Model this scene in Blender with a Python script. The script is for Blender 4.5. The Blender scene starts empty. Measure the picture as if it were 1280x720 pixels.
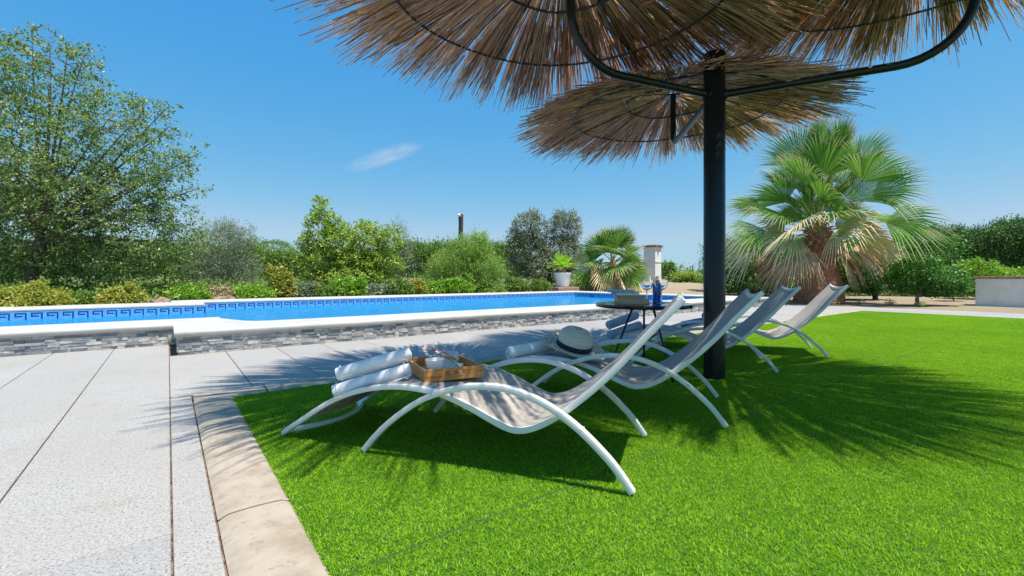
import bpy, bmesh, math, random
import numpy as np
from mathutils import Vector, Matrix, noise
D = bpy.data; SC = bpy.context.scene; COL = SC.collection
R_ = math.radians
random.seed(7); RNG = np.random.default_rng(7)

# ------------------------------------------------------------------ camera, sky, sun, exposure
EYE = 0.82
FWD = np.array([.6054, .7959]); RGT = np.array([.7959, -.6054]); FPX = 565.3; HOR = 347.0
cam = D.cameras.new('camera'); camo = D.objects.new('camera', cam); COL.objects.link(camo)
cam.sensor_width = 36; cam.lens = 36 * FPX / 1280; cam.shift_y = -(360 - HOR) / 1280
cam.clip_start = .05; cam.clip_end = 6000
camo.location = (0, 0, EYE); camo.rotation_euler = (R_(90), 0, -math.atan2(FWD[0], FWD[1]))
SC.camera = camo
SUNV = Vector((.1257, -.3468, 1)).normalized()
w = D.worlds.new("World"); SC.world = w; w.use_nodes = True
nt = w.node_tree; bg = nt.nodes['Background']
sky = nt.nodes.new('ShaderNodeTexSky'); sky.sky_type = 'NISHITA'; sky.sun_disc = False
sky.sun_elevation = math.asin(SUNV.z); sky.sun_rotation = math.atan2(SUNV.x, SUNV.y)
sky.air_density = 1.25; sky.dust_density = .35; sky.ozone_density = 3.0; sky.altitude = 100
EXPO = .48
bg.inputs[1].default_value = .13
# colour response of the sky: deeper blue than the raw texture, channel by channel
sep = nt.nodes.new('ShaderNodeSeparateColor'); com = nt.nodes.new('ShaderNodeCombineColor'); nt.links.new(sky.outputs[0], sep.inputs[0])
for i, (k_, g_) in enumerate(((.669, 1.5), (.641, .625), (.818, .14))):
    a_ = nt.nodes.new('ShaderNodeMath'); a_.operation = 'MULTIPLY'; a_.inputs[1].default_value = .1657; nt.links.new(sep.outputs[i], a_.inputs[0])
    c_ = nt.nodes.new('ShaderNodeMath'); c_.operation = 'MINIMUM'; c_.inputs[1].default_value = (.74, 1.15, 2.0)[i]; nt.links.new(a_.outputs[0], c_.inputs[0])
    p_ = nt.nodes.new('ShaderNodeMath'); p_.operation = 'POWER'; p_.inputs[1].default_value = g_; nt.links.new(c_.outputs[0], p_.inputs[0])
    m_ = nt.nodes.new('ShaderNodeMath'); m_.operation = 'MULTIPLY'; m_.inputs[1].default_value = k_/.13/2**EXPO; nt.links.new(p_.outputs[0], m_.inputs[0]); nt.links.new(m_.outputs[0], com.inputs[i])
nt.links.new(com.outputs[0], bg.inputs[0])
sl = D.lights.new('sun', 'SUN'); sl.energy = 5.0; sl.angle = R_(.5); sl.color = (1, .94, .84)
so = D.objects.new('sun', sl); COL.objects.link(so); so.rotation_euler = SUNV.to_track_quat('Z', 'Y').to_euler()
so.location = (0, 0, 30)
vs = SC.view_settings; vs.view_transform = 'Standard'; vs.look = 'None'; vs.exposure = EXPO; vs.gamma = 1
SC.render.resolution_x = 1280; SC.render.resolution_y = 720
SC.cycles.max_bounces = 12; SC.cycles.diffuse_bounces = 7; SC.cycles.transparent_max_bounces = 16

# ------------------------------------------------------------------ helpers
def gp(px, d):                         # ground point on the bearing of a picture column, at depth d
    q = FWD * d + RGT * ((px - 640) / FPX * d); return float(q[0]), float(q[1])
def hz(py, d): return EYE + (HOR - py) / FPX * d

def meta(o, label=None, cat=None, group=None, kind=None):
    if label: o['label'] = label
    if cat: o['category'] = cat
    if group: o['group'] = group
    if kind: o['kind'] = kind
    return o
def thing(name, label, cat, loc=(0, 0, 0), rz=0, group=None):
    o = D.objects.new(name, None); COL.objects.link(o); o.empty_display_size = .2
    o.location = loc; o.rotation_euler = (0, 0, rz)
    return meta(o, label, cat, group)
def link(name, me, mat, parent=None, smooth=False):
    o = D.objects.new(name, me); COL.objects.link(o)
    if mat: 
        for m in (mat if isinstance(mat, (list, tuple)) else [mat]): me.materials.append(m)
    if parent: o.parent = parent
    if smooth:
        me.polygons.foreach_set('use_smooth', np.ones(len(me.polygons), bool)); me.set_sharp_from_angle(angle=R_(38))
    return o
def mesh_np(name, V, Fq):              # V (N,3); faces list of arrays (n,k)
    me = D.meshes.new(name)
    Fq = [np.asarray(f) for f in Fq if len(f)]
    V = np.asarray(V, np.float32)
    nl = sum(f.size for f in Fq); npoly = sum(len(f) for f in Fq)
    me.vertices.add(len(V)); me.vertices.foreach_set('co', V.ravel())
    me.loops.add(nl); me.loops.foreach_set('vertex_index', np.concatenate([f.ravel() for f in Fq]).astype(np.int32))
    me.polygons.add(npoly)
    tot = np.concatenate([np.full(len(f), f.shape[1]) for f in Fq]).astype(np.int32)
    st = np.concatenate([[0], np.cumsum(tot)[:-1]]).astype(np.int32)
    me.polygons.foreach_set('loop_start', st); me.polygons.foreach_set('loop_total', tot)
    me.update(calc_edges=True); me.validate()
    return me
def bm_obj(name, bm, mat, parent=None, smooth=False):
    me = D.meshes.new(name); bm.to_mesh(me); bm.free(); return link(name, me, mat, parent, smooth)

class MB:                              # collects shapes, links as one mesh
    def __init__(s): s.V = []; s.Q = []; s.T = []; s.P = []
    def add(s, V, faces):
        b = len(s.V); s.V += [tuple(v) for v in V]
        s.P += [tuple(i + b for i in f) for f in faces]
    def box(s, c, sz, rz=0, M=None):
        hx, hy, hh = sz[0]/2, sz[1]/2, sz[2]/2
        co, si = math.cos(rz), math.sin(rz); vs_ = []
        for dx, dy, dz in ((-1,-1,-1),(1,-1,-1),(1,1,-1),(-1,1,-1),(-1,-1,1),(1,-1,1),(1,1,1),(-1,1,1)):
            x, y = dx*hx, dy*hy; v = Vector((c[0]+x*co-y*si, c[1]+x*si+y*co, c[2]+dz*hh))
            if M: v = M @ v
            vs_.append(v)
        s.add(vs_, [(0,3,2,1),(4,5,6,7),(0,1,5,4),(1,2,6,5),(2,3,7,6),(3,0,4,7)])
    def tube(s, pts, rad, n=8, caps=True, sect=None, up=None):
        pts = [Vector(p) for p in pts]; m = len(pts)
        rad = rad if hasattr(rad, '__len__') else [rad]*m
        V = []; prev = None
        for i, p in enumerate(pts):
            t = (pts[min(i+1, m-1)] - pts[max(i-1, 0)]).normalized()
            if up is not None: a = Vector(up).cross(t)
            elif prev is None:
                a = t.orthogonal()
            else: a = prev - t * prev.dot(t)
            a.normalize(); b = t.cross(a); prev = a
            if sect: V += [p + a*q[0]*rad[i] + b*q[1]*rad[i] for q in sect]
            else: V += [p + (a*math.cos(2*math.pi*k/n) + b*math.sin(2*math.pi*k/n))*rad[i] for k in range(n)]
        k_ = len(sect) if sect else n
        Fc = [(i*k_+j, i*k_+(j+1)%k_, (i+1)*k_+(j+1)%k_, (i+1)*k_+j) for i in range(m-1) for j in range(k_)]
        if caps: Fc += [tuple(range(k_))[::-1], tuple((m-1)*k_+j for j in range(k_))]
        s.add(V, Fc)
    def lathe(s, prof, n=32, c=(0, 0, 0), M=None, cap0=False, cap1=False):
        V = []
        for r, z in prof:
            for k in range(n):
                a = 2*math.pi*k/n; v = Vector((c[0]+r*math.cos(a), c[1]+r*math.sin(a), c[2]+z))
                V.append(M @ v if M else v)
        m = len(prof)
        Fc = [(i*n+j, i*n+(j+1)%n, (i+1)*n+(j+1)%n, (i+1)*n+j) for i in range(m-1) for j in range(n)]
        if cap0: Fc.append(tuple(range(n))[::-1])
        if cap1: Fc.append(tuple((m-1)*n+j for j in range(n)))
        s.add(V, Fc)
    def build(s, name, mat, parent=None, smooth=False, bevel=0):
        me = D.meshes.new(name); me.from_pydata(s.V, [], s.P); me.update()
        o = link(name, me, mat, parent, smooth)
        if bevel:
            b = o.modifiers.new('bevel', 'BEVEL'); b.width = bevel; b.segments = 2; b.limit_method = 'ANGLE'
        return o

# ------------------------------------------------------------------ materials
class NB:
    def __init__(s, name):
        s.m = D.materials.new(name); s.m.use_nodes = True; s.t = s.m.node_tree
        s.b = s.t.nodes['Principled BSDF']; s.out = s.t.nodes['Material Output']
    def n(s, typ, **kw):
        nd = s.t.nodes.new(typ)
        for k, v in kw.items():
            if k.startswith('i_'):
                key = k[2:]
                nd.inputs[int(key) if key.isdigit() else key.replace('_', ' ')].default_value = v
            else: setattr(nd, k, v)
        return nd
    def l(s, a, b): s.t.links.new(a, b)
    def coord(s, which='Object', scale=(1, 1, 1)):
        c = s.n('ShaderNodeTexCoord'); mp = s.n('ShaderNodeMapping'); mp.inputs['Scale'].default_value = scale
        s.l(c.outputs[which], mp.inputs[0]); return mp.outputs[0]
    def noise(s, scale, detail=4, rough=.55, vec=None):
        nd = s.n('ShaderNodeTexNoise', i_Scale=scale, i_Detail=detail, i_Roughness=rough)
        if vec is None: vec = s.coord()
        s.l(vec, nd.inputs['Vector']); return nd.outputs[0]
    def ramp(s, fac, stops):
        r = s.n('ShaderNodeValToRGB'); cr = r.color_ramp
        while len(cr.elements) < len(stops): cr.elements.new(.5)
        for e, (p, c) in zip(cr.elements, stops): e.position = p; e.color = (*c, 1) if len(c) == 3 else c
        s.l(fac, r.inputs[0]); return r.outputs[0]
    def mix(s, fac, a, b, blend='MIX'):
        m = s.n('ShaderNodeMix', data_type='RGBA', blend_type=blend)
        for v, i in ((fac, 0), (a, 6), (b, 7)):
            if isinstance(v, (int, float)): m.inputs[i].default_value = v
            elif isinstance(v, tuple): m.inputs[i].default_value = (*v, 1)
            else: s.l(v, m.inputs[i])
        return m.outputs[2]
    def bump(s, h, st=.3, dist=.01):
        b = s.n('ShaderNodeBump', i_Strength=st, i_Distance=dist); s.l(h, b.inputs['Height']); s.l(b.outputs[0], s.b.inputs['Normal'])
    def col(s, c):
        if isinstance(c, tuple): s.b.inputs['Base Color'].default_value = (*c, 1)
        else: s.l(c, s.b.inputs['Base Color'])
    def set(s, **kw):
        for k, v in kw.items(): s.b.inputs[k.replace('_', ' ')].default_value = v
        return s
def simple(name, c, rough=.5, metal=0, nscale=0, namp=.15, bump=0, spec=.5, bscale=None):
    b = NB(name); b.set(Roughness=rough, Metallic=metal); b.b.inputs['Specular IOR Level'].default_value = spec
    if nscale:
        f = b.noise(nscale); lo = tuple(max(0, x*(1-namp)) for x in c); hi = tuple(min(1, x*(1+namp)) for x in c)
        b.col(b.ramp(f, [(.3, lo), (.7, hi)]))
    else: b.col(c)
    if bump: b.bump(b.noise(bscale or nscale*3 or 60), bump, .005)
    return b.m
def leaf_mat(name, cols, rough=.45, trans=.35, big=.6, k=1.75):
    cols = [tuple(min(.8, x*k) for x in q) for q in cols]
    b = NB(name); g = b.n('ShaderNodeNewGeometry')
    c = b.ramp(g.outputs['Random Per Island'], [(i/(max(1, len(cols)-1)), q) for i, q in enumerate(cols)])
    f = b.noise(big, 3); c2 = b.mix(b.ramp(f, [(.35, (0, 0, 0)), (.65, (1, 1, 1))]), c, b.mix(1.0, c, (.72, .82, .7), 'MULTIPLY'))
    b.col(c2); b.set(Roughness=rough)
    t = b.n('ShaderNodeBsdfTranslucent'); b.l(b.mix(1.0, c2, (1.25, 1.35, .55), 'MULTIPLY'), t.inputs[0])
    mx = b.n('ShaderNodeMixShader', i_0=trans); b.l(b.b.outputs[0], mx.inputs[1]); b.l(t.outputs[0], mx.inputs[2])
    b.l(mx.outputs[0], b.out.inputs[0]); return b.m

# white speckled paving
b = NB('terrazzo paving'); pos = b.n('ShaderNodeNewGeometry').outputs['Position']
sp = b.noise(120, 3, .7, pos); sp2 = b.noise(60, 3, .7, pos); bigv = b.noise(1.3, 5, .6, pos); stn = b.noise(3.1, 6, .7, pos)
c = b.ramp(sp, [(.34, (.075, .073, .073)), (.43, (.315, .308, .30)), (.52, (.40, .388, .374)), (.7, (.50, .485, .465))])
c = b.mix(b.ramp(sp2, [(.60, (0, 0, 0)), (.66, (.75, .75, .75))]), c, (.15, .145, .145))
c = b.mix(b.ramp(bigv, [(.3, (0, 0, 0)), (.75, (.6, .6, .6))]), c, (.315, .29, .255))
c = b.mix(b.ramp(stn, [(.58, (0, 0, 0)), (.74, (.6, .6, .6))]), c, (.30, .225, .155))
isl = b.ramp(b.n('ShaderNodeNewGeometry').outputs['Random Per Island'], [(0, (.88, .88, .90)), (1, (1.0, .99, .97))])
c = b.mix(1.0, c, isl, 'MULTIPLY')
b.col(c); b.set(Roughness=.75); b.bump(sp, .25, .003); M_PAVE = b.m
M_JOINT = simple('joint mortar', (.17, .105, .068), .95, 0, 30, .9, .6)
b = NB('kerb stone'); pos = b.n('ShaderNodeNewGeometry').outputs['Position']
c = b.ramp(b.noise(5, 6, .65, pos), [(.3, (.28, .22, .155)), (.5, (.39, .33, .255)), (.75, (.45, .395, .325))])
c = b.mix(b.ramp(b.noise(16, 9, .8, pos), [(.54, (0, 0, 0)), (.66, (.8, .8, .8))]), c, (.24, .17, .115))
c = b.mix(b.ramp(b.noise(180, 2, .6, pos), [(.3, (.5, .5, .5)), (.42, (0, 0, 0))]), c, (.30, .25, .2))
b.col(c); b.set(Roughness=.8); b.bump(b.noise(60, 6, .7, pos), .3, .005); M_KERB = b.m
b = NB('ledge stone'); g = b.n('ShaderNodeNewGeometry')
c = b.ramp(g.outputs['Random Per Island'], [(0, (.12, .13, .15)), (.16, (.22, .23, .25)), (.34, (.38, .375, .365)), (.7, (.50, .49, .465)), (1, (.58, .55, .50))])
c = b.mix(b.ramp(b.noise(16, 6, .7, g.outputs['Position']), [(.4, (0, 0, 0)), (.62, (.7, .7, .7))]), c, (.22, .24, .28))
c = b.mix(b.ramp(b.noise(9, 6, .7, g.outputs['Position']), [(.55, (0, 0, 0)), (.75, (.45, .45, .45))]), c, (.50, .42, .32))
b.col(c); b.set(Roughness=.8); b.bump(b.noise(45, 7, .7, g.outputs['Position']), .6, .012); M_LEDGE = b.m
b = NB('white coping'); pos = b.n('ShaderNodeNewGeometry').outputs['Position']
b.col(b.ramp(b.noise(2.5, 7, .7, pos), [(.3, (.42, .395, .35)), (.55, (.50, .485, .455)), (.8, (.54, .525, .50))]))
b.set(Roughness=.65); b.bump(b.noise(90, 4, .6, pos), .12, .003); M_COPE = b.m
def mosaic(name, lo, mid, hi):
    b = NB(name); pos = b.n('ShaderNodeNewGeometry').outputs['Position']
    v = b.n('ShaderNodeTexVoronoi', i_Scale=40.0, i_Randomness=0.0, distance='CHEBYCHEV'); b.l(pos, v.inputs['Vector'])
    c = b.ramp(v.outputs['Color'], [(0, lo), (.5, mid), (1, hi)])
    b.col(b.mix(b.ramp(v.outputs['Distance'], [(.42, (0, 0, 0)), (.47, (1, 1, 1))]), c, (.35, .55, .7)))
    b.set(Roughness=.2); return b.m
M_MOS = mosaic('pool mosaic', (.012, .24, .58), (.02, .33, .72), (.05, .44, .82))
M_KEYBASE = mosaic('band mosaic', (.03, .24, .60), (.05, .31, .68), (.10, .38, .74))
M_KEY = simple('dark blue tile', (.006, .025, .17), .15, 0, 30, .3)
b = NB('pool water'); pos = b.n('ShaderNodeNewGeometry').outputs['Position']
mp = b.n('ShaderNodeMapping'); mp.inputs['Scale'].default_value = (.7, 1.0, 1); b.l(pos, mp.inputs[0])
n1 = b.noise(2.2, 3, .5, mp.outputs[0]); n2 = b.noise(9, 4, .6, mp.outputs[0])
ad = b.n('ShaderNodeMath', operation='MULTIPLY_ADD'); b.l(n2, ad.inputs[0]); ad.inputs[1].default_value = .45; b.l(n1, ad.inputs[2])
bp = b.n('ShaderNodeBump', i_Strength=.6, i_Distance=.03); b.l(ad.outputs[0], bp.inputs['Height'])
tr = b.n('ShaderNodeBsdfTransparent'); tr.inputs[0].default_value = (.60, .88, .97, 1)
gl = b.n('ShaderNodeBsdfGlossy', i_Roughness=.05); b.l(bp.outputs[0], gl.inputs['Normal'])
fr = b.n('ShaderNodeFresnel', i_IOR=1.33); b.l(bp.outputs[0], fr.inputs['Normal'])
fm = b.n('ShaderNodeMath', operation='MULTIPLY'); b.l(fr.outputs[0], fm.inputs[0]); fm.inputs[1].default_value = 1.0
mx = b.n('ShaderNodeMixShader'); b.l(fm.outputs[0], mx.inputs[0]); b.l(tr.outputs[0], mx.inputs[1]); b.l(gl.outputs[0], mx.inputs[2])
df = b.n('ShaderNodeBsdfDiffuse'); df.inputs[0].default_value = (.02, .34, .66, 1); b.l(bp.outputs[0], df.inputs['Normal'])   # body colour scattered back by the water
mx2 = b.n('ShaderNodeMixShader', i_0=.35); b.l(mx.outputs[0], mx2.inputs[1]); b.l(df.outputs[0], mx2.inputs[2])
b.l(mx2.outputs[0], b.out.inputs[0]); b.t.nodes.remove(b.b); M_WATER = b.m

b = NB('dry soil and gravel'); pos = b.n('ShaderNodeNewGeometry').outputs['Position']
c = b.ramp(b.noise(26, 8, .75, pos), [(.3, (.15, .095, .06)), (.48, (.33, .235, .16)), (.7, (.46, .37, .28))])
c = b.mix(b.ramp(b.noise(.35, 5, .6, pos), [(.45, (0, 0, 0)), (.62, (.8, .8, .8))]), c, (.33, .29, .15))
b.col(c); b.set(Roughness=.95); b.bump(b.noise(35, 8, .8, pos), .9, .04); M_SOIL = b.m
b = NB('rock'); pos = b.n('ShaderNodeNewGeometry').outputs['Position']
b.col(b.ramp(b.noise(9, 7, .7, pos), [(.3, (.10, .07, .055)), (.5, (.30, .19, .14)), (.7, (.42, .32, .26))])); b.set(Roughness=.9); b.bump(b.noise(20, 8, .7, pos), .8, .03); M_ROCK = b.m
# turf
b = NB('turf blades'); g = b.n('ShaderNodeNewGeometry')
c = b.ramp(g.outputs['Random Per Island'], [(0, (.05, .17, .002)), (.3, (.23, .48, .004)), (.75, (.37, .64, .010)), (.93, (.48, .70, .06)), (1, (.50, .53, .15))])
f = b.noise(.8, 5, .65, g.outputs['Position']); f2 = b.noise(9, 3, .6, g.outputs['Position'])
c = b.mix(1.0, c, b.ramp(f, [(.32, (.78, .86, .9)), (.52, (.98, .98, 1)), (.68, (1.12, 1.06, 1.3))]), 'MULTIPLY')
c = b.mix(1.0, c, b.ramp(f2, [(.3, (.84, .88, .84)), (.7, (1.1, 1.06, 1.1))]), 'MULTIPLY')
b.col(c); b.set(Roughness=.5); b.b.inputs['Specular IOR Level'].default_value = .12
t = b.n('ShaderNodeBsdfTranslucent'); b.l(c, t.inputs[0])
mx = b.n('ShaderNodeMixShader', i_0=.4); b.l(b.b.outputs[0], mx.inputs[1]); b.l(t.outputs[0], mx.inputs[2]); b.l(mx.outputs[0], b.out.inputs[0]); M_TURF = b.m
M_TURFBASE = simple('turf backing', (.035, .12, .005), .95, 0, 40, .4, .5)
# furniture
b = NB('white painted aluminium'); b.col(b.ramp(b.noise(6, 4), [(.35, (.68, .67, .645)), (.65, (.74, .73, .705))])); b.set(Roughness=.32); b.bump(b.noise(300, 2), .04, .001); M_ALU = b.m
b = NB('taupe mesh sling'); mp = b.coord('Object', (1, 1, 1))
wv = b.n('ShaderNodeTexWave', i_Scale=150.0, bands_direction='Y'); b.l(mp, wv.inputs['Vector'])
wv2 = b.n('ShaderNodeTexWave', i_Scale=150.0, bands_direction='X'); b.l(mp, wv2.inputs['Vector'])
mpw = b.coord('Object', (2.2, 26, 1)); wr = b.noise(1.0, 2, .5, mpw)
pos = b.coord('Object'); c = b.ramp(b.noise(3, 3, .5, pos), [(.3, (.54, .485, .43)), (.7, (.62, .565, .50))])
c = b.mix(b.ramp(wv.outputs[0], [(.2, (0, 0, 0)), (.8, (.35, .35, .35))]), c, (.36, .33, .30)); b.col(c); b.set(Roughness=.7)
ad = b.n('ShaderNodeMath', operation='MULTIPLY_ADD'); b.l(wr, ad.inputs[0]); ad.inputs[1].default_value = 1.0
mm = b.n('ShaderNodeMath', operation='MULTIPLY'); b.l(wv2.outputs[0], mm.inputs[0]); mm.inputs[1].default_value = .02; b.l(mm.outputs[0], ad.inputs[2])
b.bump(ad.outputs[0], .7, .02)
t = b.n('ShaderNodeBsdfTranslucent'); t.inputs[0].default_value = (.36, .32, .28, 1)
mx = b.n('ShaderNodeMixShader', i_0=.25); b.l(b.b.outputs[0], mx.inputs[1]); b.l(t.outputs[0], mx.inputs[2]); b.l(mx.outputs[0], b.out.inputs[0]); M_SLING = b.m
b = NB('dark green steel'); b.col((.006, .010, .011)); b.set(Roughness=.3); b.b.inputs['Specular IOR Level'].default_value = .35; b.bump(b.noise(14, 3), .06, .004); M_STEEL = b.m
M_BLACK = simple('black iron', (.012, .012, .013), .45, 0, 20, .4, .1)
b = NB('reed thatch'); g = b.n('ShaderNodeNewGeometry')
c = b.ramp(g.outputs['Random Per Island'], [(0, (.09, .05, .03)), (.16, (.34, .21, .13)), (.38, (.72, .47, .30)), (.66, (.88, .66, .47)), (.85, (.90, .78, .64)), (1, (.70, .62, .56))])
c = b.mix(b.ramp(b.noise(14, 4, .6, g.outputs['Position']), [(.45, (0, 0, 0)), (.7, (.4, .4, .4))]), c, (.34, .22, .14))
b.col(c); b.set(Roughness=.6)
t = b.n('ShaderNodeBsdfTranslucent'); b.l(c, t.inputs[0]); mx = b.n('ShaderNodeMixShader', i_0=.45); b.l(b.b.outputs[0], mx.inputs[1]); b.l(t.outputs[0], mx.inputs[2]); b.l(mx.outputs[0], b.out.inputs[0])
M_REED = b.m
M_WIRE = simple('binding wire', (.35, .30, .24), .6, 0, 0)
def terry(name, c):
    b = NB(name); b.col(b.ramp(b.noise(30, 4), [(.3, tuple(x*.92 for x in c)), (.7, c)])); b.set(Roughness=.95)
    b.b.inputs['Sheen Weight'].default_value = .4
    v = b.n('ShaderNodeTexVoronoi', i_Scale=260.0); b.l(b.coord(), v.inputs['Vector']); b.bump(v.outputs['Distance'], .6, .004); return b.m
M_TOWEL = terry('white terry', (.86, .855, .86)); M_TOWELB = terry('pale blue terry', (.36, .50, .74)); M_TOWELD = terry('strong blue terry', (.10, .20, .55))
b = NB('bamboo tray wood'); wv = b.n('ShaderNodeTexNoise', i_Scale=1.0, i_Detail=6.0); b.l(b.coord('Object', (6, 90, 90)), wv.inputs['Vector'])
b.col(b.ramp(wv.outputs[0], [(.3, (.34, .12, .025)), (.5, (.58, .24, .055)), (.7, (.70, .34, .10))])); b.set(Roughness=.38); M_TRAY = b.m
M_CERAM = simple('white ceramic', (.80, .80, .80), .12)
M_PETAL = simple('pink petals', (.88, .58, .64), .6, 0, 60, .15); M_STEM = simple('sprig stem', (.16, .24, .05), .6)
b = NB('clear glass'); b.col((1, 1, 1)); b.set(Roughness=.0, IOR=1.45); b.b.inputs['Transmission Weight'].default_value = 1; M_GLASS = b.m
b = NB('blue glass'); b.col((.02, .12, .62)); b.set(Roughness=.08, IOR=1.45); b.b.inputs['Transmission Weight'].default_value = .55; M_BGLASS = b.m
b = NB('woven straw'); wv = b.n('ShaderNodeTexWave', i_Scale=95.0, i_Distortion=1.2, bands_direction='Z'); b.l(b.coord(), wv.inputs['Vector'])
wv2 = b.n('ShaderNodeTexWave', i_Scale=60.0, i_Distortion=1.5, rings_direction='Z', wave_type='RINGS'); b.l(b.coord(), wv2.inputs['Vector'])
b.col(b.mix(b.ramp(wv.outputs[0], [(.2, (0, 0, 0)), (.8, (1, 1, 1))]), (.50, .42, .31), (.80, .72, .58))); b.set(Roughness=.8); b.bump(wv2.outputs[0], .7, .004); M_STRAW = b.m
M_BAND = simple('black ribbon', (.012, .014, .022), .7)
M_BARK = simple('rough bark', (.14, .105, .08), .9, 0, 9, .5, .9)
M_BARKG = simple('grey bark', (.22, .19, .16), .9, 0, 9, .4, .8)
M_PALMBARK = simple('palm bark', (.34, .14, .075), .9, 0, 12, .55, .9)

# ------------------------------------------------------------------ ground, paving, kerb, lawn
def gheight(x, y):
    z = -.035
    if x < 15.4:
        y0 = 14.15 if x > .04 else 13.1
        if y > y0 - .6:
            t = min(1, max(0, (y - y0 + .6) / .6)); z = -.035 + .215 * t
            t = min(1, max(0, (y - y0 - 2) / 6)); z += .16 * t
    else:
        t = min(1, max(0, (y - 9) / 8)); z = -.03 + .35 * t
        if x > 20: z += .02
    r = math.hypot(x, y)
    if r > 18: z += .12 * noise.noise(Vector((x*.06, y*.06, 1))) * min(1, (r-18)/20)
    z += .03 * noise.noise(Vector((x*.9, y*.9, 0))) if (x > 15.7 or y > 14.4 or (x < -.1 and y > 13.4)) else 0
    return z
xs = [-1800, -900, -450, -220, -120, -70, -45, -32] + list(np.arange(-24, -6, 1.5)) + [-6.0] + list(np.arange(-5, 0, 1.0)) + [0.0, .08] + list(np.arange(1, 14, 1.0)) + [14.05, 15.3, 15.5] + list(np.arange(16, 40, 1.0)) + [45, 55, 70, 100, 160, 260, 450, 900, 1800]
ys = [-1800, -800, -350, -150, -70, -35, -15, -6, -3, 0, 3, 5.0, 6.95, 9, 11, 12.4, 13.04, 13.3, 13.7, 14.1, 14.3, 14.8, 15.5, 16.3] + list(np.arange(17.3, 40, 1.2)) + [44, 50, 60, 80, 110, 170, 280, 500, 900, 1800]
gb = MB(); idx = {}
for i, x in enumerate(xs):
    for j, y in enumerate(ys): idx[i, j] = len(gb.V); gb.V.append((x, y, gheight(x, y)))
for i in range(len(xs)-1):
    for j in range(len(ys)-1):
        cx, cy = (xs[i]+xs[i+1])/2, (ys[j]+ys[j+1])/2
        if (.08 < cx < 14.05 and 5.0 < cy < 14.1) or (-6 < cx < .08 and 6.95 < cy < 13.04): continue
        gb.P.append((idx[i, j], idx[i+1, j], idx[i+1, j+1], idx[i, j+1]))
meta(gb.build('ground', M_SOIL, None, True), kind='structure')

LX0, LX1, LY0, LY1 = .36, 13.646, -3.92, 3.65     # lawn
def pave():
    m = MB(); g = MB()
    X = [-9.99 + .5*k for k in range(52)]; X = [x for x in X if x < 15.4] + [15.51]
    Yj = [-6.2, -4.2, -2.2, -.2, 1.82, 3.84, 5.86, 6.98]
    def slab(x0, x1, y0, y1):
        if x1 - x0 < .02 or y1 - y0 < .02: return
        e = .003; c = .002
        x0 += e; x1 -= e; y0 += .002; y1 -= .002; z = -.0005
        V = [(x0+c, y0+c, z), (x1-c, y0+c, z), (x1-c, y1-c, z), (x0+c, y1-c, z), (x0, y0, z-c), (x1, y0, z-c), (x1, y1, z-c), (x0, y1, z-c),
             (x0, y0, z-.02), (x1, y0, z-.02), (x1, y1, z-.02), (x0, y1, z-.02)]
        m.add(V, [(0,1,2,3),(4,5,1,0),(5,6,2,1),(6,7,3,2),(7,4,0,3),(8,9,5,4),(9,10,6,5),(10,11,7,6),(11,8,4,7)])
    for i in range(len(X)-1):
        for j in range(len(Yj)-1):
            x0, x1, y0, y1 = X[i], X[i+1], Yj[j], Yj[j+1]
            if y0 >= 5.8: # strip by the pool
                if x1 <= .02 + 1e-6 or x0 > 14.0: slab(x0, x1, y0, y1)
                else: slab(x0, x1, y0, 5.93)
                continue
            # cut the lawn + kerb rectangle
            if y1 <= 3.85 and x1 > .13 and x0 < LX1:
                if x0 < .13: slab(x0, .13, y0, y1)
                if x1 > LX1 + .01: slab(max(x0, LX1 + .005), x1, y0, y1)
                continue
            if x1 > .13 and y0 < 3.87 < y1 and x0 < LX1: slab(x0, x1, 3.875, y1); continue
            slab(x0, x1, y0, y1)
    meta(m.build('paving', M_PAVE), kind='structure')
    def sheet(x0, x1, y0, y1): g.add([(x0, y0, -.012), (x1, y0, -.012), (x1, y1, -.012), (x0, y1, -.012)], [(0,1,2,3)])
    sheet(-10, .35, -6.2, 5.99); sheet(.35, LX1, 3.66, 5.99); sheet(LX1, 15.51, -6.2, 6.98); sheet(-10, .1, 5.99, 6.99)
    meta(g.build('paving_joints', M_JOINT), kind='structure')
pave()
def kerb():
    m = MB(); j = MB()
    def stone(a, b_, axis):            # crowned section across .13-.36 ; axis 'y' runs along y
        n = 9
        S = []
        for k in range(n):
            t = k/(n-1); S.append((t, .001 + .012*math.sin(math.pi*t)**.35 if 0 < t < 1 else -.004))
        V = []
        for q in (a+.006, b_-.006):
            for t, z in S:
                u = .134 + t*(.224)
                V.append((u, q, z) if axis == 'y' else (q, 4.006 - u, z))
        m.add(V, [(k, k+1, n+k+1, n+k) if axis == 'y' else (k, n+k, n+k+1, k+1) for k in range(n-1)] + [tuple(range(n)), tuple(range(n, 2*n))[::-1]])
    Y = [-6.2, -4.2, -2.2, -.2, 1.82, 3.64]
    for a, b_ in zip(Y, Y[1:]): stone(a, b_, 'y')
    X = [.13, .57] + [.57+k for k in range(1, 13)] + [LX1]
    for a, b_ in zip(X, X[1:]): stone(a, b_, 'x')
    o = m.build('kerb', M_KERB, None, True); meta(o, kind='structure')
kerb()
tb = MB(); tb.add([(LX0, -6, -.004), (LX1, -6, -.004), (LX1, LY1, -.004), (LX0, LY1, -.004)], [(0, 1, 2, 3)])
tb.add([(LX0+.01, 1.262, -.001), (LX1-.01, 1.262, -.001), (LX1-.01, 1.284, -.001), (LX0+.01, 1.284, -.001)], [(0, 1, 2, 3)])
lo = tb.build('lawn', [M_TURFBASE, simple('dark turf seam', (.03, .09, .005), .95)]); lo.data.polygons[1].material_index = 1
meta(lo, kind='structure')

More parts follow.
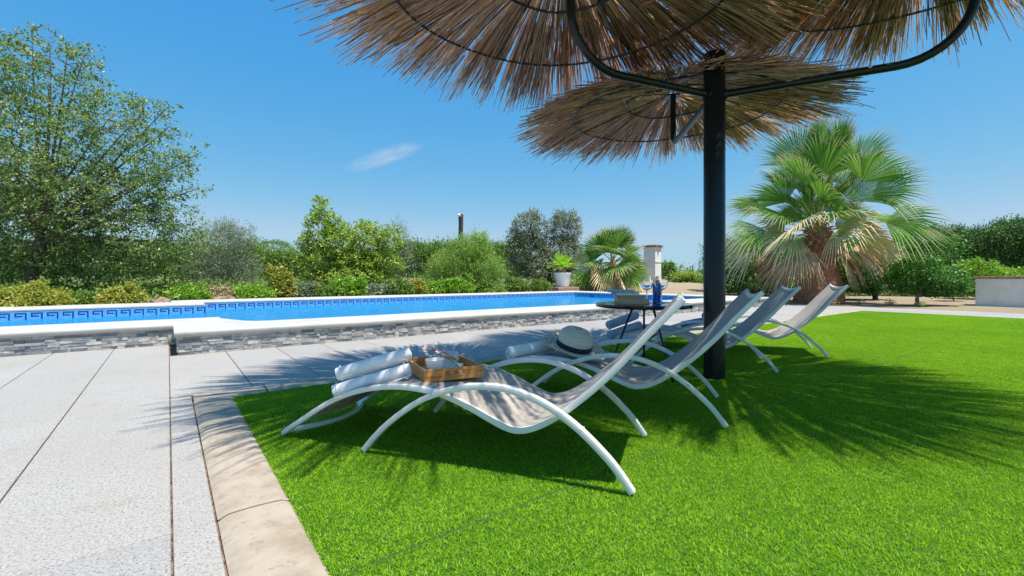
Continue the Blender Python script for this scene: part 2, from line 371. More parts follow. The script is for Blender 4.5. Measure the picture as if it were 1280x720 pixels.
def grass():
    S = .4745; N = 14000
    x = RNG.uniform(-S/2, S/2, N); y = RNG.uniform(-S/2, S/2, N)
    a = RNG.uniform(0, 2*math.pi, N); L = RNG.uniform(.005, .0105, N); wd = RNG.uniform(.0008, .0014, N)
    la = RNG.uniform(0, 2*math.pi, N); ln = RNG.uniform(.5, 1.9, N)*L
    ux, uy = np.cos(a)*wd, np.sin(a)*wd; lx, ly = np.cos(la)*ln, np.sin(la)*ln
    z0 = np.zeros(N)
    V = np.stack([np.stack([x-ux, y-uy, z0], 1), np.stack([x+ux, y+uy, z0], 1),
                  np.stack([x+ux*.8+lx*.35, y+uy*.8+ly*.35, L*.6], 1), np.stack([x-ux*.8+lx*.35, y-uy*.8+ly*.35, L*.6], 1),
                  np.stack([x+lx, y+ly, L*.95], 1)], 1).reshape(-1, 3)
    V[:, 0] = np.clip(V[:, 0], -S/2, S/2); V[:, 1] = np.clip(V[:, 1], -S/2, S/2)
    i = np.arange(N)[:, None]*5
    me = mesh_np('grass', V, [i + np.array([[0, 1, 2, 3]]), i + np.array([[3, 2, 4]])])
    o = link('grass', me, M_TURF); meta(o, 'short bright green artificial turf blades covering the lawn', 'grass', kind='stuff')
    ng = D.node_groups.new('turf', 'GeometryNodeTree')
    ng.interface.new_socket('Geometry', in_out='INPUT', socket_type='NodeSocketGeometry'); ng.interface.new_socket('Geometry', in_out='OUTPUT', socket_type='NodeSocketGeometry')
    gi = ng.nodes.new('NodeGroupInput'); go = ng.nodes.new('NodeGroupOutput'); jn = ng.nodes.new('GeometryNodeJoinGeometry')
    def grid(nx, ny, cx, cy):
        g = ng.nodes.new('GeometryNodeMeshGrid'); g.inputs[0].default_value = (nx-1)*S; g.inputs[1].default_value = (ny-1)*S; g.inputs[2].default_value = nx; g.inputs[3].default_value = ny
        t = ng.nodes.new('GeometryNodeTransform'); t.inputs['Translation'].default_value = (cx, cy, -.002); ng.links.new(g.outputs[0], t.inputs[0]); ng.links.new(t.outputs[0], jn.inputs[0])
    cx = (LX0+LX1)/2 - .009
    grid(28, 5, cx, LY1 - 2.5*S); grid(28, 15, cx, LY1 - 5*S - .008 - 7.5*S)
    ip = ng.nodes.new('GeometryNodeInstanceOnPoints'); ng.links.new(jn.outputs[0], ip.inputs['Points']); ng.links.new(gi.outputs[0], ip.inputs['Instance'])
    rv = ng.nodes.new('FunctionNodeRandomValue'); rv.data_type = 'INT'; rv.inputs[4].default_value = 0; rv.inputs[5].default_value = 3
    mt = ng.nodes.new('ShaderNodeMath'); mt.operation = 'MULTIPLY'; mt.inputs[1].default_value = math.pi/2; ng.links.new(rv.outputs[2], mt.inputs[0])
    cb = ng.nodes.new('ShaderNodeCombineXYZ'); ng.links.new(mt.outputs[0], cb.inputs[2]); ng.links.new(cb.outputs[0], ip.inputs['Rotation'])
    ng.links.new(ip.outputs[0], go.inputs[0])
    md = o.modifiers.new('turf', 'NODES'); md.node_group = ng
grass()

# ------------------------------------------------------------------ pool
def pool():
    t = thing('swimming_pool', 'rectangular swimming pool with white coping and grey ledge stone sides', 'swimming pool', (0, 0, 0))
    OUT = [(-6, 6.88), (.05, 6.88), (.05, 5.88), (14.1, 5.88), (14.1, 14.15), (.05, 14.15), (.05, 13.1), (-6, 13.1)]
    curve = [(.60, 7.8)] + [(.60 + .22*(k/6) + .0, 7.55 - .62*(k/6)) for k in range(0, 7)] + [(.92, 6.80), (1.1, 6.75)]
    INN = [(-5, 7.8)] + curve + [(13.2, 6.75), (13.2, 13.1), (.65, 13.1), (.65, 11.95), (-5, 11.95)]
    cu = D.curves.new('coping', 'CURVE'); cu.dimensions = '2D'; cu.fill_mode = 'BOTH'; cu.extrude = .010; cu.bevel_depth = .02; cu.bevel_resolution = 3; cu.offset = -.02
    for L in (OUT, INN):
        s = cu.splines.new('POLY'); s.points.add(len(L)-1); s.use_cyclic_u = True
        for p, q in zip(s.points, L): p.co = (*q, 0, 1)
    tmp = D.objects.new('tmp', cu); COL.objects.link(tmp)
    me = D.meshes.new_from_object(tmp.evaluated_get(bpy.context.evaluated_depsgraph_get())); D.objects.remove(tmp); D.curves.remove(cu)
    me.name = 'coping'; me.materials.clear(); o = link('coping', me, M_COPE, t); o.location = (0, 0, .22)
    # basin
    m = MB(); n = len(INN); e = .015
    cx, cy = 4, 10
    P = [(x, y) for x, y in INN]
    V = [(x, y, .195) for x, y in P] + [(x, y, -1.35) for x, y in P]
    m.add(V, [(i, (i+1) % n, n+(i+1) % n, n+i) for i in range(n)] + [tuple(range(n, 2*n))])
    m.build('basin', M_MOS, t)
    # band of light tiles and the dark key pattern laid on it
    ins = lambda a, b_: (Vector((b_[0]-a[0], b_[1]-a[1], 0)).normalized(), math.hypot(b_[0]-a[0], b_[1]-a[1]))
    band = MB(); key = MB(); PT = ["11111100", "10000100", "10111100", "10000000", "10000000"]; c = .026
    for i in range(n):
        a, b_ = P[i], P[(i+1) % n]; d, L = ins(a, b_)
        if L < .8: nn = Vector((-d.y, d.x, 0)); 
        nn = Vector((-d.y, d.x, 0))
        A = Vector((*a, 0)) + nn*.006; B = Vector((*b_, 0)) + nn*.006
        band.add([(A.x, A.y, .19), (B.x, B.y, .19), (B.x, B.y, -.02), (A.x, A.y, -.02)], [(0, 1, 2, 3)])
        if L < .5: continue
        for k in range(int(L/(8*c))):
            for r in range(5):
                for q in range(8):
                    if PT[r][q] == '1':
                        x0 = k*8*c + q*c + .002; x1 = x0 + c - .004; zt = .176 - r*c; zb = zt - c + .004
                        p = Vector((*a, 0)) + nn*.0085
                        u0, u1 = p + d*x0, p + d*x1
                        key.add([(u0.x, u0.y, zt), (u1.x, u1.y, zt), (u1.x, u1.y, zb), (u0.x, u0.y, zb)], [(0, 1, 2, 3)])
    band.build('tile_band', M_KEYBASE, t); key.build('key_pattern', M_KEY, t)
    # skimmer opening
    sk = MB(); sk.box((13.19, 12.2, .09), (.02, .22, .10)); sk.build('skimmer', simple('skimmer plastic', (.02, .12, .3), .4), t)
    # ledge stone walls
    wl = MB(); core = MB(); rr = random.Random(4)
    segs = [((-6, 6.92), (.09, 6.92)), ((.09, 6.92), (.09, 5.92)), ((.09, 5.92), (14.06, 5.92)), ((14.06, 5.92), (14.06, 14.11)), ((-6, 13.06), (-6, 6.92))]
    for a, b_ in segs:
        d, L = ins(a, b_); out = Vector((d.y, -d.x, 0)); zz = 0.0
        for r in range(6):
            h = .0318; z0 = zz + .0005; z1 = zz + h - .0008; zz += h
            x = 0; 
            while x < L - .005:
                ln = rr.uniform(.03, .15); pe = (math.floor(x/.6)+1)*.6
                x1 = min(x+ln, L, pe); pr = rr.uniform(.002, .016)
                p0 = Vector((*a, 0)) + d*x; p1 = Vector((*a, 0)) + d*(x1-.001)
                sk_ = rr.uniform(-.004, .004)
                V = [p0+Vector((0, 0, z0)), p1+Vector((0, 0, z0)), p1+Vector((0, 0, z1)), p0+Vector((0, 0, z1))]
                V2 = [p0+out*(pr+sk_)+Vector((0, 0, z0)), p1+out*pr+Vector((0, 0, z0)), p1+out*(pr-sk_*.5)+Vector((0, 0, z1-.002)), p0+out*(pr+.002)+Vector((0, 0, z1-.002))]
                wl.add(V+V2, [(4, 5, 6, 7), (0, 1, 5, 4), (1, 2, 6, 5), (2, 3, 7, 6), (3, 0, 4, 7)])
                x = x1
    wl.build('stone_cladding', M_LEDGE, t)
    cw = MB(); Q = [(-6, 6.93), (.08, 6.93), (.08, 5.935), (14.05, 5.935), (14.05, 14.1), (.06, 14.1), (.06, 13.06), (-6, 13.06)]; k = len(Q)
    # outer shell behind the cladding
    cw.add([(x, y, .2) for x, y in Q] + [(x, y, -.2) for x, y in Q], [(i, (i+1) % k, k+(i+1) % k, k+i) for i in range(k)])
    cw.build('wall', simple('wall render', (.2, .17, .15), .9, 0, 10, .3), t)
    wt = MB(); P2 = [(x, y) for x, y in INN]
    o = None
    bm = bmesh.new()
    bm.free(); wm = MB()
    def ripple(x, y): return .045 + (.012)*noise.noise(Vector((x*1.5, y*2.1, 0))) + .013*noise.noise(Vector((x*4.2, y*5.5, 3))) + .007*noise.noise(Vector((x*11, y*13, 7)))
    for x0, x1, y0, y1 in ((-5, .65, 7.8, 11.95), (.65, 13.2, 6.75, 13.1)):
        nx = int((x1-x0)/.065); ny = int((y1-y0)/.065); b0 = len(wm.V)
        wm.V += [(x0+(x1-x0)*i/nx, y0+(y1-y0)*j/ny, ripple(x0+(x1-x0)*i/nx, y0+(y1-y0)*j/ny)) for i in range(nx+1) for j in range(ny+1)]
        wm.P += [(b0+i*(ny+1)+j, b0+(i+1)*(ny+1)+j, b0+(i+1)*(ny+1)+j+1, b0+i*(ny+1)+j+1) for i in range(nx) for j in range(ny)]
    meta(wm.build('water', M_WATER, None, True), kind='structure')
    return t
pool()

# ------------------------------------------------------------------ three-armed reed parasol
def catmull(P, n=8):
    P = [Vector(p) for p in P]; Q = [P[0]*2-P[1]] + P + [P[-1]*2-P[-2]]; out = []
    for i in range(1, len(Q)-2):
        for k in range(n):
            t = k/n; a, b_, c, d = Q[i-1], Q[i], Q[i+1], Q[i+2]
            out.append(.5*((2*b_) + (c-a)*t + (2*a-5*b_+4*c-d)*t*t + (-a+3*b_-3*c+d)*t**3))
    out.append(P[-1]); return out
def lw(lat, d): return Vector((float(RGT[0]*lat + FWD[0]*d), float(RGT[1]*lat + FWD[1]*d), 0))

def reeds(seed):
    rg = np.random.default_rng(seed); segs = []
    spec = [(900, .05, .35, .9, 1.45, 0), (1500, .40, .95, 1.50, 1.92, .012), (900, .75, 1.15, 1.62, 2.02, .026), (600, .3, .9, 1.3, 1.8, .045), (420, 1.0, 1.4, 1.7, 2.04, -.004)]
    V = []; F4 = []
    prof = lambda r: -.11*r - .045*r*r
    allr = []
    for N, a0, a1, b0, b1, zo in spec:
        nb = max(50, N//16); cen = rg.uniform(0, 2*math.pi, nb); ext = rg.uniform(-.18, .13, nb); tw = rg.normal(0, .062, nb)
        k = rg.integers(0, nb, N); loose = rg.random(N) < (.30 if b1 > 1.5 else .6)
        ang = np.where(loose, rg.uniform(0, 2*math.pi, N), cen[k] + rg.normal(0, .022, N))
        dev = np.where(loose, rg.normal(0, .05, N), tw[k] + rg.normal(0, .02, N)); dev += np.where(rg.random(N) < .03, rg.normal(0, .25, N), 0)
        r0 = rg.uniform(a0, a1, N); r1 = rg.uniform(b0, b1, N) + np.where(loose, 0, ext[k])
        rad = rg.uniform(.0034, .0068, N); zz = zo + rg.uniform(-.012, .02, N); dr = rg.normal(0, .03, N)
        allr.append(np.stack([ang, dev, r0, r1, rad, zz, dr], 1))
    A = np.concatenate(allr); N = len(A); ang, dev, r0, r1, rad, zz, dr = A.T
    u = np.stack([np.cos(ang), np.sin(ang)], 1); p0 = u*r0[:, None]
    dd = np.stack([np.cos(ang+dev), np.sin(ang+dev)], 1); L = r1-r0
    pts = []
    for t in (0, .5, 1):
        q = p0 + dd*(L*t)[:, None]; rr = np.hypot(q[:, 0], q[:, 1])
        z = prof(rr) + zz + dr*t*t - np.where(t > .9, np.abs(rg.normal(0, .03, N)), 0)*L
        if t == .5: q = q + rg.normal(0, .007, (N, 2))
        pts.append(np.concatenate([q, z[:, None]], 1))
    nrm = np.stack([-dd[:, 1], dd[:, 0]], 1)
    for i, p in enumerate(pts):
        sc = (1, .95, .62)[i]
        for k in range(3):
            a = 2*math.pi*k/3 + .5
            off = np.concatenate([nrm*(math.cos(a)*rad*sc)[:, None], (math.sin(a)*rad*sc)[:, None]], 1)
            V.append(p + off)
    V = np.stack(V, 1).reshape(-1, 3); base = np.arange(N)[:, None]*9
    Fs = [base + np.array([[s*3+k, s*3+(k+1) % 3, s*3+3+(k+1) % 3, s*3+3+k]]) for s in (0, 1) for k in range(3)]
    return mesh_np('thatch', V, [np.concatenate(Fs), base + np.array([[6, 7, 8]])])

def parasol():
    p0 = lw(1.66, 3.71); H = 2.655; az = 2.31
    t = thing('thatched_parasol', 'black steel post with three arms holding round reed parasol canopies over the loungers', 'parasol', (p0.x, p0.y, 0))
    m = MB(); m.lathe([(.083, 0), (.083, H-.006), (.079, H)], 40, cap0=True, cap1=True); m.build('pole', M_STEEL, t, True)
    pass
    # lat, d of canopy centre, arm end, canopy under-surface height at the hub, tilt toward
    arms = [((.37, 3.20), (.41, 3.17), 3.13, (0, 0)), ((2.84, 3.12), (3.08, 3.0), 3.38, (0, 0)), ((1.795, 5.08), (1.80, 5.05), 2.865, (-.028, .035))]
    for i, (cc, ae, hz_, tilt) in enumerate(arms):
        c = lw(*cc) - p0; e = lw(*ae) - p0; L = e.length; d = e.normalized(); R = .42 if i < 2 else .12
        pts = [d*.06 + Vector((0, 0, az)), d*(L-R) + Vector((0, 0, az))]
        for k in range(1, 11): a = k*math.pi/20; pts.append(d*(L-R+R*math.sin(a)) + Vector((0, 0, az+R*(1-math.cos(a)))))
        top = Vector((c.x, c.y, hz_)) if i == 1 else Vector((e.x, e.y, hz_))
        pts.append(d*L + Vector((0, 0, az+R+(top.z-az-R)*.5)) if i != 1 else d*L + Vector((0, 0, az+R+.3)))
        pts.append(top)
        m = MB(); m.tube(pts, .03, 18); o = m.build('arm', M_STEEL, t, True)
        m = MB(); m.lathe([(.045, 0), (.045, .02)], 20, M=Matrix.Translation(d*.075 + Vector((0, 0, az))) @ d.to_track_quat('Z', 'Y').to_matrix().to_4x4(), cap0=True, cap1=True)
        m.build('collar', M_STEEL, o)
        me = reeds(20+i)
        th = link('canopy', me, M_REED, t); th.location = (c.x, c.y, hz_ + .03); th.rotation_euler = (tilt[0], tilt[1], i*1.3); th.scale = ((1, 1, 1), (.94, .94, 1), (.88, .88, 1))[i]
        prof = lambda r: -.11*r - .045*r*r
        for rr in (.58, 1.25):
            rg = random.Random(i*7+int(rr*10)); P = []
            for k in range(73): a = 2*math.pi*k/72; P.append(((rr+.012*math.sin(3*a+i))*math.cos(a), (rr+.012*math.sin(3*a+i))*math.sin(a), prof(rr)-.036+.006*math.sin(5*a)))
            m = MB(); m.tube(P, .0105, 8, caps=False); nrf = len(m.P); ti = m
            for k in range(44 if rr > 1 else 20):
                a = 2*math.pi*(k+rg.uniform(-.2, .2))/(44 if rr > 1 else 20); cpt = Vector((rr*math.cos(a), rr*math.sin(a), prof(rr)-.036)); u = Vector((math.cos(a), math.sin(a), 0))
                ti.tube([cpt-u*.014+Vector((0, 0, .03)), cpt-u*.013-Vector((0, 0, .010)), cpt+u*.013-Vector((0, 0, .011)), cpt+u*.014+Vector((0, 0, .03))], .0022, 4)
            o = m.build('ring', [M_BLACK, M_WIRE], th, True); o.data.polygons.foreach_set('material_index', [0]*nrf+[1]*(len(m.P)-nrf))
        for k in range(6):
            a = 2*math.pi*k/6+.3; m = MB()
            m.tube([(rr*math.cos(a), rr*math.sin(a), prof(rr)-.014) for rr in (0.02, .4, .8, 1.25)], .007, 6); m.build('rib', M_BLACK, th)
        m = MB(); m.lathe([(.001, -.05), (.10, -.05), (.10, -.035), (.001, -.035)], 24); m.build('hub_plate', M_STEEL, th)
parasol()

# ------------------------------------------------------------------ loungers
SEAT = [(0, .004), (.06, .045), (.12, .082), (.25, .163), (.356, .218), (.477, .263), (.612, .293), (.741, .303), (.881, .295), (.982, .272), (1.079, .238), (1.16, .203), (1.225, .178), (1.275, .168), (1.33, .176), (1.394, .204), (1.463, .248), (1.544, .312), (1.635, .395), (1.722, .487), (1.80, .578), (1.87, .655), (1.937, .728)]
ARCH = [(.536, 0), (.593, .065), (.668, .137), (.759, .207), (.847, .263), (.949, .307), (1.047, .335), (1.142, .348), (1.234, .348), (1.322, .331), (1.408, .302), (1.49, .259), (1.57, .202), (1.647, .133), (1.697, .08), (1.757, 0)]
LW_ = .69
def rect_sect(a, b_, r=.25):
    pts = []
    for sx, sy, a0 in ((1, 1, 0), (-1, 1, 90), (-1, -1, 180), (1, -1, 270)):
        for k in (0, 45, 90):
            an = R_(a0+k); pts.append((sx*(a-a*r)+a*r*math.cos(an), sy*(b_-a*r)+a*r*math.sin(an)))
    return pts
def make_lounger(label):
    t = thing('sun_lounger', label, 'sun lounger', (0, 0, 0), 0, 'white framed sling loungers in a row on the lawn')
    prof = catmull([(s, 0, z) for s, z in SEAT], 5); arch = catmull([(s, 0, z) for s, z in ARCH], 5)
    yi = LW_/2 - .055
    for sg in (-1, 1):
        m = MB(); m.tube([(p.x, sg*yi, p.z) for p in prof], 1, sect=rect_sect(.0120, .0175, .16), up=(0, 1, 0)); o = m.build('side_rail', M_ALU, t, True)
        m = MB(); m.tube([(p.x, sg*(LW_/2-.017), p.z) for p in arch], 1, sect=rect_sect(.0125, .0165, .16), up=(0, 1, 0)); o = m.build('arched_leg', M_ALU, t, True)
        for s, z in ((.90, .296), (1.565, .212)):      # bolts where arch meets the rail
            m = MB(); m.tube([(s, sg*(LW_/2-.05), z), (s, sg*(LW_/2-.0005), z)], .0045, 10); m.build('bolt', M_ALU, o)
    bow = lambda a, b_, dep: [Vector(a).lerp(Vector(b_), k/12) + Vector(dep)*math.sin(math.pi*k/12)**.8 for k in range(13)]
    m = MB(); m.tube(bow((.012, -yi, .016), (.012, yi, .016), (.13, 0, .004)), .0135, 12); m.build('foot_tube', M_ALU, t, True)
    e = prof[-1]; m = MB(); m.tube(bow((e.x-.006, -yi, e.z-.006), (e.x-.006, yi, e.z-.006), (-.012, 0, -.026)), .0135, 12); m.build('head_tube', M_ALU, t, True)
    m = MB(); m.tube([(1.275, -yi+.004, .158), (1.275, yi-.004, .158)], .010, 10); m.build('cross_tube', M_ALU, t, True)
    # sling
    n = len(prof); K = 33; V = []; Fc = []
    ss = [p for p in prof if p.x > .06]
    for i, p in enumerate(ss):
        tx = i/(len(ss)-1); d = (ss[min(i+1, len(ss)-1)]-ss[max(i-1, 0)]).normalized(); nr = Vector((-d.z, 0, d.x))
        conc = math.exp(-((p.x-1.28)/.16)**2)
        for k in range(K):
            v = -1+2*k/(K-1); y = v*(yi-.004); bl = 1-v*v
            sag = .012 - .024*bl + conc*.030*bl
            wr = (.0055*math.sin(k*1.9+p.x*2)+.003*math.sin(k*3.3+1))*min(1, bl*2)*math.exp(-((p.x-1.35)/.33)**2)
            q = p + nr*(sag+wr)
            cut = 0
            if i == 0: q.x += .10*bl; q.z += .055*bl
            if i == len(ss)-1: q = q - d*(.016*bl)
            V.append((q.x, y, q.z))
    N = len(ss)
    Fc = [(i*K+k, (i+1)*K+k, (i+1)*K+k+1, i*K+k+1) for i in range(N-1) for k in range(K-1)]
    m = MB(); m.add(V, Fc); o = m.build('sling_seat', M_SLING, t, True)
    sd = o.modifiers.new('thick', 'SOLIDIFY'); sd.thickness = .004; sd.offset = 0
    return t
def copy_tree(o, parent=None):
    c = o.copy(); COL.objects.link(c); c.parent = parent
    for ch in o.children: copy_tree(ch, c)
    return c
LG = [((1.3765, 1.071), -57.6, 'nearest white framed taupe sling lounger, holding the wooden tray and white towels'),
      ((2.397, 1.241), -57.8, 'second lounger from the camera, taupe sling with straw hat and one towel'),
      ((4.144, 1.70), -55.8, 'third lounger, just behind the parasol post, in full shade with two pale blue towels'),
      ((5.31, 1.70), -58.4, 'farthest lounger beyond the post, pale backrest standing in the sun')]
proto = make_lounger(LG[0][2]); LF = []
for i, (ft, hd, lab) in enumerate(LG):
    o = proto if i == 0 else copy_tree(proto)
    o['label'] = lab; a = R_(hd); u = Vector((math.cos(a), math.sin(a), 0)); n = Vector((-u.y, u.x, 0))
    org = Vector((*ft, 0)) - u*1.757 + n*(LW_/2); o.location = (org.x, org.y, .012); o.rotation_euler = (0, 0, a)
    LF.append((org, u, n, a))
def zs(s):
    for (a, za), (b_, zb) in zip(SEAT, SEAT[1:]):
        if a <= s <= b_: return za + (zb-za)*(s-a)/(b_-a)
def on(i, s, v, dz=0):                  # v: 0 = near rail, LW_ = far rail
    org, u, n, a = LF[i]; p = org + u*s + n*(v-LW_/2); p.z = zs(s) + .012 + dz; return p

# ------------------------------------------------------------------ towels, tray, hat
def towel(p0, p1, rad, mat, label, group=None, seed=0):
    p0 = Vector(p0); p1 = Vector(p1); ax = (p1-p0); L = ax.length; rr = random.Random(seed)
    o = thing('rolled_towel', label, 'towel', ((p0.x+p1.x)/2, (p0.y+p1.y)/2, min(p0.z, p1.z)-rad), 0, group)
    # spiral section
    th = .010; turns = 2.9 if rad > .045 else 2.3; pts = []; n = 110; r_in = rad - th*.5 - turns*(th+.0018)
    a0 = rr.uniform(-.5, .5) - 1.9
    for k in range(n+1):
        tt = k/n; r = rad - th*.5 - tt*turns*(th+.0018); a = a0 + tt*turns*2*math.pi; pts.append((r, a))
    sec = [((r+th/2)*math.cos(a), (r+th/2)*math.sin(a)) for r, a in pts] + [((r-th/2)*math.cos(a), (r-th/2)*math.sin(a)) for r, a in pts[::-1]]
    K = len(sec); S = 22; V = []; fx = Matrix.Translation((p0+p1)/2-o.location) @ ax.to_track_quat('X', 'Z').to_matrix().to_4x4()
    for i in range(S+1):
        x = -L/2 + L*i/S
        e = 1 - .10*(abs(2*i/S-1)**6)
        w1 = 1 + .035*noise.noise(Vector((x*9, seed, 0))); sg = .006*noise.noise(Vector((x*5, seed+5, 0)))
        for j, (a, c) in enumerate(sec):
            rip = 1 + .009*noise.noise(Vector((x*22, a*30, c*30+seed)))
            shift = (.010*math.hypot(a, c)/rad*(1 if i == S else -1 if i == 0 else 0))
            V.append(fx @ Vector((x - shift*.8, a*e*w1*rip*1.03, c*e*w1*rip*.93 + sg)))
    Fc = [(i*K+j, i*K+(j+1) % K, (i+1)*K+(j+1) % K, (i+1)*K+j) for i in range(S) for j in range(K)]
    h = n+1
    for i in (0, S):
        for j in range(n):
            f = (i*K+j, i*K+j+1, i*K+K-2-j, i*K+K-1-j); Fc.append(f if i == 0 else f[::-1])
    m = MB(); m.add(V, Fc); m.build('towel_roll', mat, o, True)
    for x in (-L/2+.03, L/2-.03): hm = MB(); hm.tube([fx @ Vector((x, rad*1.035*math.cos(a), rad*.94*math.sin(a))) for a in [a0+.25+k*.28 for k in range(20)]], .0016, 5); hm.build('woven_hem', mat, o)
    return o
G1 = 'rolled towels on the loungers'
a = on(0, .33, .03, .044); b_ = on(0, .64, .25, .048); towel(a, b_, .042, M_TOWEL, 'lower white rolled towel lying on the foot end of the nearest lounger', G1, 1)
dn = Vector((.025, .03, .076)); towel(a+dn+Vector((-.0, 0, .0)), b_+dn+Vector((-.01, -.0, .0)), .041, M_TOWEL, 'upper white rolled towel resting on another roll beside the wooden tray', G1, 2)
a = on(1, .47, .05, .05); b_ = on(1, .72, .30, .05); towel(a, b_, .052, M_TOWEL, 'single white rolled towel beside the straw hat on the second lounger', G1, 3)
a = on(2, .33, .02, .05); b_ = on(2, .62, .26, .05); towel(a, b_, .05, M_TOWELB, 'lower pale blue rolled towel on the third lounger behind the black table', G1, 4)
dn = Vector((.02, .03, .09)); towel(a+dn, b_+dn+Vector((-.03, 0, .01)), .048, M_TOWELB, 'upper pale blue rolled towel of the pair seen beside the table legs', G1, 5)
a = on(3, .36, .10, .045); b_ = on(3, .78, .24, .05); towel(a, b_, .05, M_TOWELD, 'blue rolled towel on the farthest lounger partly hidden by the nearest backrest', G1, 6)
a = on(3, .62, .12, .14); b_ = on(3, .74, .22, .145); towel(a, b_, .04, M_TOWEL, 'small white rolled towel lying on the blue towel of the farthest lounger', G1, 7)

def tray():
    c = Vector((1.175, 2.155, .312)); rz = R_(-11)
    t = thing('serving_tray', 'brown wooden tray with cups on the foot end of the nearest lounger', 'tray', c, rz)
    W, L, H = .31, .385, .058
    m = MB(); m.box((0, 0, .006), (W-.02, L-.02, .010)); m.build('base', M_TRAY, t)
    for sx in (-1, 1): m = MB(); m.box((sx*(W/2-.006), 0, H/2), (.012, L, H)); m.build('side_wall', M_TRAY, t, bevel=.0015)
    for sy in (-1, 1):
        m = MB(); y = sy*(L/2-.006); iw = W-.026
        m.box((0, y, .012), (iw, .012, .024)); m.box((0, y, H-.006), (iw, .012, .012))
        for s in (-1, 1): m.box((s*(iw/2-(iw-.10)/4), y, .035), ((iw-.10)/2, .0119, .0219))
        m.build('handle_wall', M_TRAY, t, bevel=.001)
    return t, c, rz
T, TC, TR = tray()
def tl(x, y, z=0): q = Matrix.Rotation(TR, 4, 'Z') @ Vector((x, y, z)); return TC + q
def cup(loc, r, h, label, handle):
    t = thing('coffee_cup', label, 'cup', loc, 0)
    m = MB(); m.lathe([(.001, .003), (r*.60, .003), (r*.62, 0), (r*.66, .004), (r*.80, h*.4), (r*.93, h*.8), (r, h), (r*.965, h+.001), (r*.9, h*.8), (r*.76, h*.4), (r*.6, .009), (.001, .008)], 32); m.build('bowl', M_CERAM, t, True)
    if handle is not None:
        ca, sa = math.cos(handle), math.sin(handle); P = []
        for k in range(11): a = -1.35+2.7*k/10; q = (r*.78+.018*math.cos(a)+.006, h*.55+.017*math.sin(a)); P.append((q[0]*ca, q[0]*sa, q[1]))
        m = MB(); m.tube(P, .0035, 8); m.build('handle', M_CERAM, t, True)
    return t
cup(tl(-.075, -.10, .0125), .050, .080, 'white cup in the front left corner of the tray beneath the pink blossoms', None)
p = tl(.055, .045, .0115)
s = thing('saucer', 'white saucer under the right hand cup on the wooden tray', 'saucer', p); m = MB(); m.lathe([(.001, .002), (.035, .002), (.038, 0), (.06, .008), (.074, .014), (.073, .016), (.055, .010), (.03, .005), (.001, .005)], 36); m.build('dish', M_CERAM, s, True)
cup(p+Vector((0, 0, .006)), .047, .078, 'white coffee cup standing on the saucer towards the back of the tray', .2)
sp = thing('teaspoon', 'small silver teaspoon showing in the front handle slot of the tray', 'spoon', tl(.01, -.15, .014)); m = MB()
m.tube([(-.05, 0, .002), (0, .003, .004), (.05, .006, .006)], [.002, .0016, .003], 6); m.lathe([(.001, 0), (.012, .002), (.015, .005)], 14, (-.063, 0, .001)); m.build('spoon_body', simple('steel', (.7, .7, .7), .15, 1), sp, True)
def sprig():
    t = thing('flower_sprig', 'sprig of pale pink blossom lying across the cups on the tray', 'flowers', tl(-.03, .0, .02), TR); rr = random.Random(3)
    st = MB(); pe = MB(); pts = []
    for k in range(6):
        a = Vector((.12+rr.uniform(-.02, .02), -.05+rr.uniform(-.02, .02), .01)); b_ = Vector((-.04+rr.uniform(-.05, .05), .02+rr.uniform(-.07, .06), .085+rr.uniform(-.02, .05)))
        mid = (a+b_)/2+Vector((rr.uniform(-.02, .02), rr.uniform(-.02, .02), .02)); P = catmull([a, mid, b_], 4); st.tube(P, .0015, 5); pts += P[3:]
    for q in range(74):
        c = rr.choice(pts)+Vector((rr.gauss(0, .012), rr.gauss(0, .012), rr.gauss(.005, .010))); R = Matrix.Rotation(rr.uniform(0, 6.3), 3, 'Z') @ Matrix.Rotation(rr.uniform(-1, 1), 3, 'X'); s_ = rr.uniform(.007, .012)
        for k in range(5):
            a = 2*math.pi*k/5; ca, sa = math.cos(a), math.sin(a); f = lambda r, w, z: c + R @ Vector((r*ca-w*sa, r*sa+w*ca, z))
            pe.add([f(0, 0, 0), f(s_*.55, s_*.35, .002), f(s_, 0, .005), f(s_*.55, -s_*.35, .002)], [(0, 1, 2, 3)])
    st.build('stem', M_STEM, t); pe.build('blossom', M_PETAL, t)
sprig()
